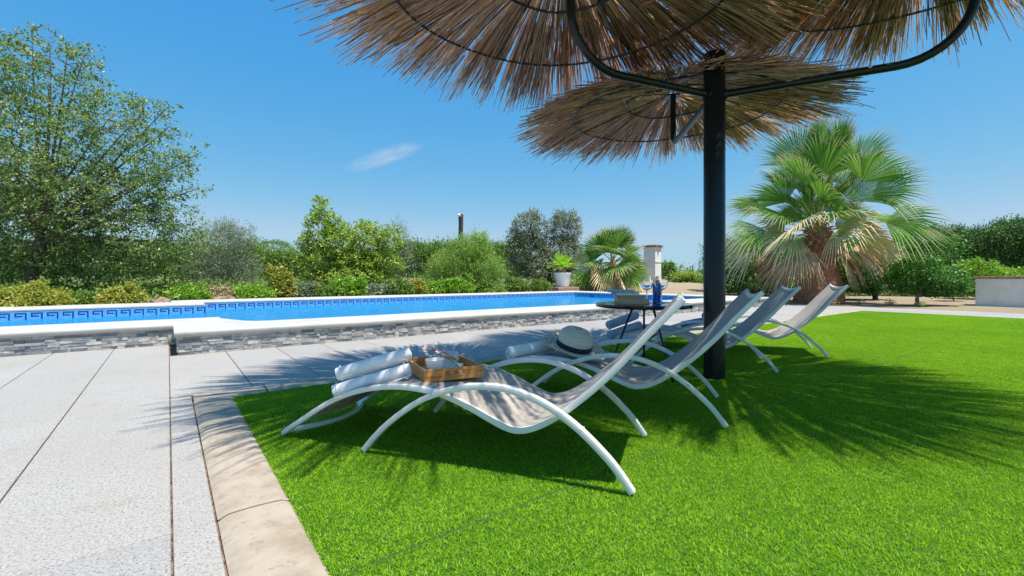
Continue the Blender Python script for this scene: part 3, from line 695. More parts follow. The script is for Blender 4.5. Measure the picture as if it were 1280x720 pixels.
def hat():
    p = on(1, .87, .22, .062)
    t = thing('straw_hat', 'natural straw hat with black ribbon leaning on the towel of the second lounger', 'hat', p); nv = Vector((float(RGT[0]*.22-FWD[0]*.26), float(RGT[1]*.22-FWD[1]*.26), 1)); t.rotation_euler = nv.to_track_quat('Z', 'Y').to_euler(); t.scale = (1.16, 1.16, 1.1)
    m = MB(); V = []; n = 72; prof = [(.098, .0), (.099, .03), (.097, .06), (.088, .085), (.068, .104), (.04, .114), (.012, .116)]
    m.lathe([(q[0]*1.0, q[1]) for q in prof], n, cap1=True)
    m.build('crown', M_STRAW, t, True)
    m = MB(); rr = random.Random(1); rows = [(.097, .002), (.12, -.004), (.145, -.003), (.165, .003), (.178, .008)]
    for th in (0, -.003):
        for i, (r, z) in enumerate(rows):
            for k in range(n):
                a = 2*math.pi*k/n; j = .0 if i < 4 else rr.uniform(-.004, .004)
                V.append(((r+j)*math.cos(a), (r+j)*math.sin(a), z+th+.014*math.sin(2*a+.4)*(i/4)**1.5))
    k5 = len(rows)
    Fc = [(b0+i*n+k, b0+i*n+(k+1) % n, b0+(i+1)*n+(k+1) % n, b0+(i+1)*n+k) for b0 in (0, k5*n) for i in range(k5-1) for k in range(n)]
    Fc += [((k5-1)*n+k, (k5-1)*n+(k+1) % n, 2*k5*n-n+(k+1) % n, 2*k5*n-n+k) for k in range(n)]
    m.add(V, Fc)
    for k in range(260):
        a = rr.uniform(0, 6.283); z = .008+.014*math.sin(2*a+.4)-.001; r = .176; a2 = a+rr.uniform(-.05, .05); l = rr.uniform(.004, .010)
        m.tube([(r*math.cos(a), r*math.sin(a), z), ((r+l)*math.cos(a2), (r+l)*math.sin(a2), z+rr.uniform(-.003, .003))], .0007, 3)
    m.build('brim', M_STRAW, t, True)
    m = MB(); m.lathe([(.1, .001), (.1015, .003), (.1015, .03), (.1, .032)], n); m.build('ribbon', M_BAND, t, True)
hat()
p = on(1, .86, .50, .035); t = thing('drinks_flask', 'dark green flask lying behind the straw hat on the second lounger', 'flask', p, R_(20))
m = MB(); MM = Matrix.Rotation(R_(90), 4, 'Y'); m.lathe([(.001, -.08), (.030, -.078), (.034, -.07), (.034, .04), (.022, .06)], 24, M=MM); m.build('bottle_body', simple('green enamel', (.004, .05, .045), .3), t, True)
m = MB(); m.lathe([(.023, .058), (.023, .083), (.001, .086)], 20, M=MM); m.build('lid', M_BLACK, t, True)
# bag and slippers on the farthest lounger
p = on(3, .74, .42, .0); t = thing('beach_bag', 'slouched brown leather bag on the farthest lounger beside the post', 'bag', (p.x, p.y, p.z-.015), R_(-20))
m = MB(); V = []; n = 28
for i, (sx, sy, z) in enumerate(((.13, .06, 0), (.17, .085, .02), (.18, .09, .07), (.15, .06, .13), (.12, .03, .165), (.115, .012, .17))):
    for k in range(n):
        a = 2*math.pi*k/n; r = 1+.10*noise.noise(Vector((math.cos(a)*2, math.sin(a)*2, i*.7))); V.append((sx*r*math.cos(a), sy*r*math.sin(a), z*(1+.12*math.sin(3*a))))
m.add(V, [(i*n+k, i*n+(k+1) % n, (i+1)*n+(k+1) % n, (i+1)*n+k) for i in range(5) for k in range(n)] + [tuple(range(n))[::-1], tuple(range(5*n, 6*n))])
M_LEA = simple('brown leather', (.24, .11, .06), .55, 0, 14, .35, .4); m.build('bag_body', M_LEA, t, True)
for s in (-1, 1): m = MB(); m.tube(catmull([(-.07, s*.02, .15), (-.05, s*.04, .21), (.0, s*.05, .23), (.05, s*.045, .20), (.07, s*.02, .15)], 5), .006, 8); m.build('handle', M_LEA, t, True)

# ------------------------------------------------------------------ table and what stands on it
def table():
    d = 3.77; x, y = gp(804, d); Z = .606; r = .39
    t = thing('side_table', 'round black metal table standing between the second and third loungers', 'table', (x, y, 0))
    m = MB(); m.lathe([(.001, Z-.030), (r-.01, Z-.030), (r-.003, Z-.027), (r, Z-.02), (r, Z-.006), (r-.004, Z-.001), (r-.012, Z), (.001, Z)], 64)
    o = m.build('tabletop', simple('black painted top', (.012, .013, .016), .12, 0, 6, .2, .03), t, True); 
    md = o.modifiers.new('es', 'EDGE_SPLIT'); md.split_angle = R_(35)
    for k, (ax, ay, fx, fy) in enumerate(((-.10, -.05, -.34, -.14), (.03, .08, .10, .32), (.06, -.07, .15, -.27))):
        m = MB(); q = lambda a, b_: (RGT[0]*a+FWD[0]*b_, RGT[1]*a+FWD[1]*b_)
        p0_ = q(ax, ay); p1_ = q(fx, fy); m.tube([(*p0_, Z-.029), (*p1_, .028)], [.0095, .0085], 10); lg = m.build('leg', M_BLACK, t, True)
        m = MB(); m.tube([(*p1_, .010), (*p1_, .030)], .011, 10); m.build('foot_cap', M_BLACK, lg)
    return Vector((x, y, Z))
TB = table()
def tt(lat, dd, z=0): return TB + Vector((float(RGT[0]*lat+FWD[0]*dd), float(RGT[1]*lat+FWD[1]*dd), z))
def book(loc, rz, W, L, H, col, label, page=(.72, .68, .58)):
    if 'brown' in label: page = tuple(x*.95 for x in col)
    t = thing('book', label, 'book', loc, rz, 'books stacked on the black table')
    c = simple('cover', col, .45, 0, 12, .15); m = MB()
    m.box((0, 0, .0015), (W, L, .003)); m.box((0, 0, H-.0015), (W, L, .003)); m.box((-W/2+.0015, 0, H/2), (.003, L, H-.0062)); m.build('cover', c, t, bevel=.0006)
    m = MB(); m.box((.001, 0, H/2), (W-.012, L-.008, H-.0064)); m.build('pages', simple('paper', page, .9, 0, 0), t)
    return t
z = 0; base = tt(-.10, -.02); a0 = math.atan2(RGT[1], RGT[0])
for (dl, dd, rz, W, L, H, c, lab) in ((0, 0, a0+.06, .245, .175, .040, (.55, .38, .25), 'thick kraft brown book at the bottom of the stack on the black table'),
        (-.02, .0, a0-.04, .22, .165, .026, (.42, .28, .19), 'darker brown book second from the bottom of the stack on the table'),
        (-.055, .0, a0+.03, .20, .15, .022, (.30, .42, .50), 'grey blue book lying third from the bottom of the stack on the table'),
        (-.085, .0, a0+.22, .19, .14, .012, (.10, .38, .56), 'thin turquoise blue book near the top of the stack'),
        (-.095, .0, a0+.4, .18, .13, .010, (.18, .50, .66), 'topmost pale turquoise book of the stack on the black table')):
    p = base + Vector((RGT[0]*dl, RGT[1]*dl, 0)); book((p.x, p.y, p.z+z+.0005), rz, W, L, H, c, lab); z += H + .001
def gin(loc, label):
    t = thing('wine_glass', label, 'wine glass', loc, 0, 'balloon glasses on the black table')
    m = MB(); o_ = [(.001, .004), (.036, .001), (.037, .003), (.012, .007), (.005, .014), (.004, .06), (.005, .105), (.014, .112), (.038, .126), (.052, .150), (.055, .175), (.050, .205), (.044, .226)]
    i_ = [(.0425, .226), (.0485, .205), (.0532, .175), (.050, .152), (.037, .1285), (.014, .115), (.001, .113)]
    m.lathe(o_+i_, 40); m.build('glass_bowl', M_GLASS, t, True)
gin(tt(.03, .00), 'left balloon wine glass on the black table beside the books'); gin(tt(.148, -.01), 'right balloon wine glass on the table in front of the blue bottle')
t = thing('glass_bottle', 'cobalt blue bottle standing behind the right hand wine glass', 'bottle', tt(.16, .14))
m = MB(); m.lathe([(.001, 0), (.034, 0), (.037, .006), (.037, .135), (.033, .155), (.022, .17), (.019, .178), (.001, .178)], 32); m.build('bottle_body', M_BGLASS, t, True)
m = MB(); m.lathe([(.020, .178), (.021, .190), (.001, .192)], 20); m.build('stopper', simple('navy cap', (.01, .03, .2), .3), t, True)

# ------------------------------------------------------------------ vegetation
def rand_unit(rg, n):
    v = rg.normal(size=(n, 3)); return v/np.linalg.norm(v, axis=1)[:, None]
def leaf_mesh(name, C, size, asp, rg, upb=.5, droop=0, out=None):
    N = len(C); L = size*rg.uniform(.6, 1.25, N)
    d = rand_unit(rg, N)
    if out is not None: d = d + out
    d[:, 2] -= droop; d /= np.linalg.norm(d, axis=1)[:, None]
    nrm = rand_unit(rg, N); nrm[:, 2] = np.abs(nrm[:, 2]) + upb
    s = np.cross(d, nrm); s /= np.linalg.norm(s, axis=1)[:, None] + 1e-9; nn = np.cross(s, d)
    W = (L*asp/2)[:, None]; L = L[:, None]
    V = np.stack([C, C+d*L*.45+s*W-nn*W*.35, C+d*L, C+d*L*.45-s*W-nn*W*.35], 1)
    i = np.arange(N)[:, None]*4
    return mesh_np(name, V.reshape(-1, 3), [np.concatenate([i+np.array([[0, 1, 2]]), i+np.array([[0, 2, 3]])])])
def blobs_px(bl, d0, ox, oy):           # blobs measured on the photograph turned into real sizes around the plant's base
    out = []
    for q in bl:
        px, py, rx, ry = q[:4]; dd = q[4] if len(q) > 4 else 0; d = d0+dd; x, y = gp(px, d)
        k = d/FPX; out.append((x-ox, y-oy, hz(py, d), rx*k, ry*k))
    return out
def tree(name, label, cat, px, d, blobs, mat, n_leaf, leaf, asp=.45, clump=None, trunk_r=.1, bark=M_BARK, seed=1, group=None, fork=.3, lean=0, droop=0, solid=.35, per=26, twigs=True, upb=.5, base_z=None, inner='trunk', vert=0.0):
    x, y = gp(px, d); z = gheight(x, y) if base_z is None else base_z
    t = thing(name, label, cat, (x, y, z), 0, group); rg = np.random.default_rng(seed); rr = random.Random(seed)
    B = blobs_px(blobs, d, x, y); B = [(bx, by, bz-z, r, h) for bx, by, bz, r, h in B]
    vol = np.array([r*r*h for *_, r, h in B])**.75; vol /= vol.sum()
    nc = max(12, n_leaf//per); ci = rg.choice(len(B), nc, p=vol); u = rand_unit(rg, nc); rad = rg.uniform(solid, 1.0, nc)**.6
    Ba = np.array(B)[ci]; Cc = Ba[:, :3] + u*rad[:, None]*np.stack([Ba[:, 3], Ba[:, 3], Ba[:, 4]], 1)
    ok = Cc[:, 2] > .03; Cc = Cc[ok]; nc = len(Cc)
    cs = clump or leaf*2.2
    Cl = np.repeat(Cc, per, 0); rs = np.repeat(cs*rg.uniform(.5, 1.4, nc), per)
    off = rg.normal(size=(len(Cl), 3))*rs[:, None]*np.array([.55, .55, .4+vert])
    P = Cl + off; P = P[P[:, 2] > .01]
    cen = np.array([b_[:3] for b_ in B]).mean(0); o_ = (P-cen); o_ /= np.linalg.norm(o_, axis=1)[:, None]+1e-6
    me = leaf_mesh('crown', P, leaf, asp, rg, upb, droop, o_*.5); link('crown' if name not in SHRUB else 'foliage', me, mat, t)
    # wood
    m = MB(); zmin = min(bz-h for _, _, bz, _, h in B); top = max(bz for _, _, bz, _, h in B)
    fk = Vector((cen[0]*fork*.5+lean, cen[1]*fork*.5, max(.12, zmin*.6+top*fork*.4)))
    m.tube(catmull([(0, 0, -.05), (fk.x*.3+trunk_r*.3, fk.y*.3, fk.z*.5), fk], 4), [trunk_r*1.25]+[trunk_r]*7+[trunk_r*.8], 10)
    limbs = []
    for bx, by, bz, r, h in B:
        e = Vector((bx, by, bz)); wg = lambda: Vector((rr.uniform(-.16, .16)*r, rr.uniform(-.16, .16)*r, rr.uniform(0, .2)*r)); pts = catmull([fk, fk.lerp(e, .33)+wg(), fk.lerp(e, .66)+wg(), e], 4)
        m.tube(pts, [trunk_r*(.42-.36*k/(len(pts)-1)) for k in range(len(pts))], 6); limbs += pts[2:]
    if twigs:
        LA = np.array([list(p) for p in limbs])
        for k in rg.choice(nc, min(nc, 260), replace=False):
            c = Cc[k]; j = np.argmin(((LA-c)**2).sum(1)); a = Vector(LA[j]); e = Vector(c); mid = a.lerp(e, .5)+Vector((rr.gauss(0, .04), rr.gauss(0, .04), rr.gauss(.05, .04)))
            m.tube([a, mid, e], [trunk_r*.13, trunk_r*.08, trunk_r*.03], 4, caps=False)
    m.build('trunk' if name not in SHRUB else 'stem', bark, t, True)
    return t
SHRUB = {'shrub', 'flowering_shrub', 'feathery_shrub', 'hedge', 'ground_cover_bush'}
g_mul = leaf_mat('tree leaves', [(.025, .05, .012), (.055, .09, .024), (.09, .135, .036), (.15, .19, .06), (.26, .25, .15)], k=2.0)
g_ol = leaf_mat('olive leaves', [(.06, .085, .05), (.11, .145, .09), (.17, .20, .145), (.24, .26, .21)], .5, .2)
g_oak = leaf_mat('grey oak leaves', [(.05, .065, .035), (.10, .115, .07), (.165, .175, .12), (.24, .24, .18)], .5, .15)
g_br = leaf_mat('bright leaves', [(.07, .115, .016), (.14, .20, .03), (.22, .28, .05), (.32, .36, .09)], k=1.8)
g_pine = leaf_mat('pine needles', [(.03, .07, .012), (.06, .12, .018), (.10, .18, .03), (.14, .21, .04)], .5, .2)
g_fea = leaf_mat('feathery leaves', [(.09, .16, .025), (.15, .25, .035), (.22, .32, .06), (.28, .36, .10)], k=1.4)
g_yel = leaf_mat('yellow green leaves', [(.10, .16, .02), (.20, .25, .035), (.32, .33, .05), (.40, .36, .08), (.42, .22, .08)], k=1.35)
g_med = leaf_mat('garden leaves', [(.035, .075, .014), (.07, .13, .022), (.12, .19, .035), (.2, .24, .07)])
g_cit = leaf_mat('citrus leaves', [(.016, .055, .012), (.035, .11, .02), (.07, .17, .03), (.12, .25, .045)], .4, .3)
g_hdg = leaf_mat('cypress leaves', [(.016, .045, .012), (.036, .08, .02), (.07, .14, .03), (.13, .21, .05)], .6, .15)
g_lit = leaf_mat('light green leaves', [(.08, .18, .012), (.15, .29, .02), (.23, .38, .035), (.32, .42, .06)], .35, .3, k=1.3)

tree('broadleaf_tree', 'large loose green tree with small leaves at the left edge behind the pool', 'tree', 32, 12.2,
     [(60, 95, 62, 52), (135, 150, 62, 48), (20, 190, 110, 95), (185, 205, 48, 42), (100, 225, 100, 70), (205, 255, 42, 45), (-70, 170, 110, 130), (30, 290, 100, 60, .5), (165, 290, 75, 45, .4), (215, 305, 35, 35), (244, 300, 18, 30), (100, 330, 80, 30, .5), (228, 200, 22, 16), (62, 52, 20, 20), (180, 140, 26, 16), (-60, 300, 90, 60, .5), (60, 260, 100, 70), (190, 325, 60, 32, .3), (60, 330, 80, 35, 1.2), (150, 240, 60, 50), (-100, 60, 60, 60), (0, 80, 50, 50), (40, 38, 12, 12), (105, 70, 22, 14), (212, 132, 14, 9), (252, 190, 14, 12), (250, 235, 12, 12), (205, 165, 24, 12), (85, 60, 10, 18)],
     g_mul, 92000, .088, .46, .15, .13, seed=3, fork=.5, per=22, solid=.2)
tree('olive_tree', 'silvery grey olive tree to the right of the big tree', 'tree', 285, 16, [(275, 312, 36, 34), (300, 295, 20, 20), (262, 330, 32, 25), (306, 335, 20, 24), (275, 290, 20, 16), (285, 345, 30, 14)], g_ol, 30000, .075, .2, .13, .08, M_BARKG, 4, vert=.4, per=24)
tree('umbrella_pine', 'rounded dense green pine seen between the olive and the bright tree', 'tree', 345, 30, [(343, 322, 26, 22), (330, 332, 22, 18), (358, 334, 18, 18), (340, 342, 28, 14)], g_pine, 26000, .13, .22, .16, .15, M_BARK, 5, solid=.8)
tree('broadleaf_tree', 'bright green young tree with a tall leader on the left of its crown', 'tree', 452, 17.5,
     [(404, 262, 15, 19), (400, 290, 24, 26), (425, 300, 26, 24), (455, 305, 25, 26), (484, 302, 19, 24), (385, 305, 13, 10), (400, 325, 28, 22), (440, 330, 34, 20), (480, 330, 26, 18), (416, 282, 12, 18), (462, 284, 16, 8), (450, 345, 40, 12), (400, 345, 22, 10)],
     g_br, 24000, .11, .5, .15, .09, M_BARK, 6, per=20)
tree('olive_tree', 'thin sparse grey olive with bare twigs just right of the bright green tree', 'tree', 498, 20, [(498, 292, 12, 20), (506, 310, 16, 22), (492, 325, 16, 18)], g_ol, 3500, .09, .2, .14, .07, M_BARKG, 7, per=9, vert=.6)
tree('feathery_shrub', 'feathery light green shrub with fine drooping foliage below the wooden post', 'shrub', 585, 18.5, [(590, 312, 26, 20), (570, 330, 32, 20), (605, 335, 28, 20), (600, 300, 12, 10), (550, 340, 20, 16), (575, 305, 12, 8)], g_fea, 26000, .16, .10, .15, .05, M_BARKG, 8, droop=.5, per=20, vert=.5)
tree('holm_oak', 'grey green oak with two rounded tops behind the potted cycad', 'tree', 688, 24, [(663, 288, 24, 26), (707, 286, 20, 26), (660, 315, 27, 26), (700, 318, 28, 26), (684, 335, 36, 20), (645, 298, 12, 14)], g_oak, 40000, .11, .42, .17, .16, M_BARK, 9, solid=.5, per=24)
# trimmed conifer hedge behind
def hedge(name, label, p0, p1, zt, thick, mat, n, leaf, seed, bump=.35, asp=.3, zb=.1, upl=.6):
    p0 = Vector((*p0, 0)); p1 = Vector((*p1, 0)); d = (p1-p0); L = d.length; d.normalize(); nn = Vector((-d.y, d.x, 0)); g0 = gheight(p0.x, p0.y)
    t = thing(name, label, 'hedge', (p0.x, p0.y, g0)); rg = np.random.default_rng(seed); per = 22; nc = n//per
    s = rg.uniform(0, L, nc); top = zt*(1+.0*s); hh = np.array([noise.noise(Vector((q*.6, seed, 0)))*bump + noise.noise(Vector((q*1.9, seed, 3)))*bump*.5 for q in s]) + zt
    zz = zb + (hh-zb)*np.sqrt(rg.uniform(0.01, 1, nc)); side = np.where(rg.random(nc) < .8, -1, 1)*thick/2
    bul = np.array([noise.noise(Vector((q*.9, w_*.9, seed)))*.35 for q, w_ in zip(s, zz)])
    taper = 1-.45*np.clip((zz-hh+.5)/.5, 0, 1); off = np.where(rg.random(nc) < .22, rg.uniform(-.5, .5, nc)*thick, side*taper*(1+bul))
    zz = np.where(np.abs(off) < thick*.3, hh-rg.uniform(0, .2, nc), zz)
    C = np.array(d)[None]*s[:, None] + np.array(nn)[None]*off[:, None]; C[:, 2] = zz
    P = np.repeat(C, per, 0) + rg.normal(size=(nc*per, 3))*leaf*np.array([1.1, 1.1, 1.3])
    o_ = np.zeros_like(P); o_[:, 2] = upl; me = leaf_mesh('foliage', P, leaf, asp, rg, .3, 0, o_); link('foliage', me, mat, t)
    k = 0; rr = random.Random(seed)
    while k < L:
        m = MB(); q = d*k; m.tube([(q.x, q.y, -.05), (q.x+rr.uniform(-.1, .1), q.y, zt*.45), (q.x+rr.uniform(-.2, .2), q.y+rr.uniform(-.1, .1), zt*.8)], [.06, .045, .02], 6); k += rr.uniform(1.2, 1.9); m.build('stem', M_BARK, t)
    return t
# sides face the garden when p0->p1 runs so that -normal points to the pool
hedge('hedge', 'long clipped green hedge running behind the shrubs at the back of the pool', gp(496, 27), gp(655, 27), 2.25, 1.6, g_med, 36000, .17, 21)
hedge('hedge', 'dark hedge showing low behind the big left tree and the olive', gp(-260, 21), gp(330, 26), 2.1, 1.8, g_med, 70000, .19, 22)
hedge('hedge', 'low green hedge beneath the bright green tree and pine', gp(325, 27), gp(500, 27), 1.7, 1.6, g_med, 30000, .17, 23)
hedge('hedge', 'tall dark cypress hedge behind the white planter on the right', gp(1380, 19.5), gp(1135, 24), 3.15, 2.0, g_hdg, 110000, .14, 24, .7)
hedge('hedge', 'dark hedge seen behind the palm trunk and the loungers', gp(1190, 20.5), gp(885, 23), 2.45, 1.8, g_cit, 80000, .14, 25, .3)
# back bed shrubs : px, d, half width px, top y, mat, label
bed = [(38, 10.9, 46, 356, g_yel, 'shrub', 'yellow green shrub below the trunk of the big left tree'),
       (-14, 11.2, 26, 352, g_med, 'shrub', 'dark shrub cut by the left edge behind the pool'),
       (110, 11.6, 30, 366, g_med, 'shrub', 'dark low shrub between the two yellow shrubs on the left'),
       (153, 11.4, 26, 359, g_yel, 'shrub', 'yellow and orange shrub left of the rock pile'),
       (236, 12.4, 27, 357, g_lit, 'shrub', 'fresh green shrub between the two rock piles'),
       (205, 13.5, 25, 358, g_med, 'shrub', 'dim green shrub behind the left rock pile'),
       (318, 17.2, 24, 356, g_lit, 'shrub', 'low green shrub right of the small reddish rocks'),
       (352, 18.5, 16, 332, g_yel, 'shrub', 'upright yellow leaved shrub below the round pine'),
       (372, 16.4, 24, 356, g_ol, 'ground_cover_bush', 'grey green mat of foliage left of the red flowers'),
       (436, 16.2, 20, 345, g_lit, 'shrub', 'bright green round shrub in front of the bright green tree'),
       (405, 16.3, 22, 357, g_med, 'flowering_shrub', 'low shrub with small red flowers behind the pool'),
       (468, 16.8, 18, 357, g_ol, 'ground_cover_bush', 'pale grey ground cover right of the round bright shrub'),
       (502, 17.0, 15, 350, g_med, 'shrub', 'dark rose like shrub below the sparse olive'),
       (522, 17.4, 12, 350, g_yel, 'shrub', 'spiky yellow green tuft left of the feathery shrub'),
       (552, 17.2, 17, 352, g_lit, 'shrub', 'low light shrub at the left foot of the feathery shrub'),
       (575, 17.0, 17, 347, g_lit, 'shrub', 'pale leaved shrub in front of the feathery shrub'),
       (612, 17.6, 20, 350, g_fea, 'shrub', 'soft green shrub at the right foot of the feathery shrub'),
       (647, 18.3, 15, 348, g_med, 'shrub', 'small rose bush below the left half of the grey oak'),
       (676, 18.8, 13, 348, g_med, 'shrub', 'small bush immediately left of the white pot'),
       (735, 19.8, 16, 346, g_lit, 'shrub', 'small green bush between the white pot and the fan palm'),
       (285, 16.5, 22, 359, g_pine, 'ground_cover_bush', 'low dry brownish mound behind the reddish rocks')]
dry = leaf_mat('dry twigs', [(.16, .12, .07), (.26, .20, .12), (.34, .28, .18)], .8, .1)
for i, (px, d, hw, ty, mt, nm, lab) in enumerate(bed):
    d = ((13.75 if px < 205 else 14.85) + (.7 if 'dim' in lab or 'dark low' in lab else .25*((i*7) % 3-1)))/(.7959-.6054*(px-640)/FPX)
    x, y = gp(px, d); gz = gheight(x, y); by = HOR + (EYE-gz)*FPX/d; hgt = by-ty
    bl = [(px-hw*.35, by-hgt*.45, hw*.62, hgt*.5), (px+hw*.4, by-hgt*.40, hw*.55, hgt*.42), (px, by-hgt*.6, hw*.45, hgt*.4), (px+hw*.05, by-hgt*.3, hw*.8, hgt*.3)]
    bl += [(px+random.uniform(-1, 1)*hw, by-hgt*random.uniform(.5, 1.0), hw*random.uniform(.10, .24), hgt*random.uniform(.12, .3)) for _ in range(5)]
    if 'dry' in lab: mt = dry
    tree(nm, lab, 'shrub', px, d, bl, mt, int(2500+hw*110), .065 if d < 13 else .085, .55, .09, .02, M_BARK, 60+i, fork=.2, per=14, solid=.4, twigs=False)
# red flowers
def flowers(px, d, ty, label, n, seed):
    x, y = gp(px, d); gz = gheight(x, y); t = thing('red_flower', label, 'flower', (x, y, gz), 0, 'red flowers behind the pool'); rr = random.Random(seed); pe = MB(); st = MB(); H = hz(ty, d)-gz
    for k in range(n):
        c = Vector((rr.gauss(0, .07), rr.gauss(0, .05), H+rr.gauss(0, .06))); st.tube([(0, 0, 0), (c.x*.6, c.y*.6, c.z*.5), c], .006, 4)
        for q in range(6):
            a = q*1.05; pe.add([c, c+Vector((.05*math.cos(a-.4), .05*math.sin(a-.4), .03)), c+Vector((.08*math.cos(a), .08*math.sin(a), .01)), c+Vector((.05*math.cos(a+.4), .05*math.sin(a+.4), .03))], [(0, 1, 2, 3)])
    pe.build('petals', M_RED, t); st.build('stem', M_STEM, t)
M_RED = simple('red petals', (.65, .05, .03), .6)
flowers(397, 15.9, 359, 'left cluster of red flowers behind the far coping', 6, 1); flowers(413, 15.9, 363, 'right smaller cluster of red flowers behind the far coping', 4, 2)
# rocks
def rock(px, d, s, label, seed, group):
    x, y = gp(px, d); gz = gheight(x, y); bm = bmesh.new(); bmesh.ops.create_icosphere(bm, subdivisions=3, radius=1); rr = random.Random(seed)
    sx, sy, sz = s*rr.uniform(.8, 1.3), s*rr.uniform(.7, 1.1), s*rr.uniform(.5, .8)
    for v in bm.verts:
        k = 1+.35*noise.noise(v.co*1.3+Vector((seed*3.1, 0, 0)))+.15*noise.noise(v.co*3+Vector((0, seed, 0))); v.co = Vector((v.co.x*sx*k, v.co.y*sy*k, v.co.z*sz*k+sz*.5))
    o = bm_obj('garden_rock', bm, M_ROCK); o.location = (x, y, gz-.02); o.rotation_euler = (0, 0, rr.uniform(0, 6)); meta(o, label, 'rock', group)
for k, (px, d, s) in enumerate([(172, 11.2, .10), (180, 11.5, .15), (190, 11.3, .13), (199, 11.6, .14), (208, 11.4, .11), (184, 11.9, .16), (203, 12.0, .15)]):
    d = (13.62+.35*(k % 3)/2)/(.7959-.6054*(px-640)/FPX); rock(px, d, s, 'rough brown rock, %s from the left in the pile right of the orange tinged shrub' % ('first', 'second', 'fifth', 'sixth', 'last', 'third', 'fourth')[0 if k == 0 else {1:1, 2:3, 3:4, 4:6, 5:5, 6:3}[k] if k != 2 else 6] if False else 'rough brown rock %s' % ('at the left end of the rock pile below the big tree', 'small and low, next to the left end of the rock pile', 'in the front middle of the rock pile below the tree', 'right of the middle in the rock pile below the tree', 'at the right end of the rock pile below the tree', 'at the back left of the rock pile below the tree', 'at the back right of the rock pile below the tree')[k], 30+k, 'rocks of the left pile')
for k, (px, d, s) in enumerate([(268, 14.6, .14), (277, 14.9, .13), (287, 14.9, .17), (296, 15.2, .13), (273, 15.2, .16)]):
    d = (14.65+.3*(k % 2))/(.7959-.6054*(px-640)/FPX); rock(px, d, s*.9, 'reddish rock %s' % ('nearest the fresh green shrub, leftmost of its group', 'second from the left in the group beside the green shrub', 'largest of the group right of the fresh green shrub', 'rightmost of the group before the olive tree', 'behind the two left rocks of the reddish group')[k], 50+k, 'rocks of the right pile')

# ---- fan palms
b = NB('palm frond'); at = b.n('ShaderNodeAttribute', attribute_name='tip'); g = b.n('ShaderNodeNewGeometry')
cg = b.ramp(g.outputs['Random Per Island'], [(0, (.07, .19, .02)), (.5, (.14, .31, .035)), (1, (.27, .43, .08))])
c = b.mix(b.ramp(at.outputs['Fac'], [(.62, (0, 0, 0)), (.95, (1, 1, 1))]), cg, (.62, .52, .28)); b.col(c); b.set(Roughness=.5); b.b.inputs['Specular IOR Level'].default_value = .3
t = b.n('ShaderNodeBsdfTranslucent'); b.l(c, t.inputs[0]); mx = b.n('ShaderNodeMixShader', i_0=.3); b.l(b.b.outputs[0], mx.inputs[1]); b.l(t.outputs[0], mx.inputs[2]); b.l(mx.outputs[0], b.out.inputs[0]); M_FROND = b.m
b = NB('ageing palm frond'); at = b.n('ShaderNodeAttribute', attribute_name='tip'); g = b.n('ShaderNodeNewGeometry')
cg = b.ramp(g.outputs['Random Per Island'], [(0, (.24, .32, .06)), (.5, (.40, .42, .11)), (1, (.56, .50, .18))])
c = b.mix(b.ramp(at.outputs['Fac'], [(.3, (0, 0, 0)), (.75, (1, 1, 1))]), cg, (.74, .55, .32)); b.col(c); b.set(Roughness=.5); M_FROND2 = b.m
b = NB('dead palm frond'); g = b.n('ShaderNodeNewGeometry')
b.col(b.ramp(g.outputs['Random Per Island'], [(0, (.40, .22, .11)), (.5, (.60, .38, .20)), (1, (.78, .58, .36))])); b.set(Roughness=.7); M_FROND3 = b.m
M_PET = simple('petiole', (.26, .30, .07), .5, 0, 8, .3)
def fan_frond(az, el, plen, blade, mat, parent, rr, droop=.5, nseg=42, spread=118, petmat=None, origin=(0, 0, 0), fold=.35, roll=0):
    d = Vector((math.cos(az)*math.cos(el), math.sin(az)*math.cos(el), math.sin(el))); org = Vector(origin)
    side = Vector((-math.sin(az), math.cos(az), 0)); P = []
    sagp = .12*plen*max(0, math.cos(el))
    for k in range(6): s = k/5; P.append(org + d*plen*s + Vector((0, 0, -sagp*s*s)))
    m = MB(); m.tube(P, [.028, .02, .016, .014, .012, .010], 6, caps=False); m.build('petiole', petmat or M_PET, None)
    pet = COL.objects[-1] if False else None
    tip = P[-1]; dd = (P[-1]-P[-2]).normalized(); nrm = side.cross(dd).normalized()
    if nrm.z < 0: nrm = -nrm
    Rq = Matrix.Rotation(roll, 3, dd); side = Rq @ side; nrm = Rq @ nrm
    V = []; Fc = []; tipv = []
    tilt = rr.uniform(-.25, .25)
    for k in range(nseg):
        a = R_(-spread + 2*spread*(k+.5)/nseg) ; L = blade*(.70+.30*math.cos(a*.75))*rr.uniform(.92, 1.05)
        u = (dd*math.cos(a)+side*math.sin(a)); sd = (-dd*math.sin(a)+side*math.cos(a))
        u = (u + nrm*(fold*(1-math.cos(a))*.35 + tilt*math.sin(a))).normalized(); W = 2*R_(spread)/nseg
        for j, s in enumerate((.04, .30, .55, .78, 1.0)):
            wv_ = (W*L*s*.92 if s < .55 else W*L*.55*(1-s)/.45*.9+.002)*.5
            q = tip + u*L*s; dz = -droop*L*max(0, s-.35)**2*(1.1+.5*rr.random()) ; q = q + Vector((0, 0, dz))
            if s > .6: q += sd*rr.uniform(-.02, .02)*L
            rid = nrm*(wv_*.7*(1 if True else 0)); b0 = len(V)
            V += [q - sd*wv_, q + rid, q + sd*wv_]; tipv += [s]*3
            if j: Fc += [(b0-3, b0-2, b0+1, b0), (b0-2, b0-1, b0+2, b0+1)]
    me = D.meshes.new('frond'); me.from_pydata([tuple(v) for v in V], [], Fc); at_ = me.attributes.new('tip', 'FLOAT', 'POINT'); at_.data.foreach_set('value', tipv)
    o = link('frond', me, mat, parent); return o, P
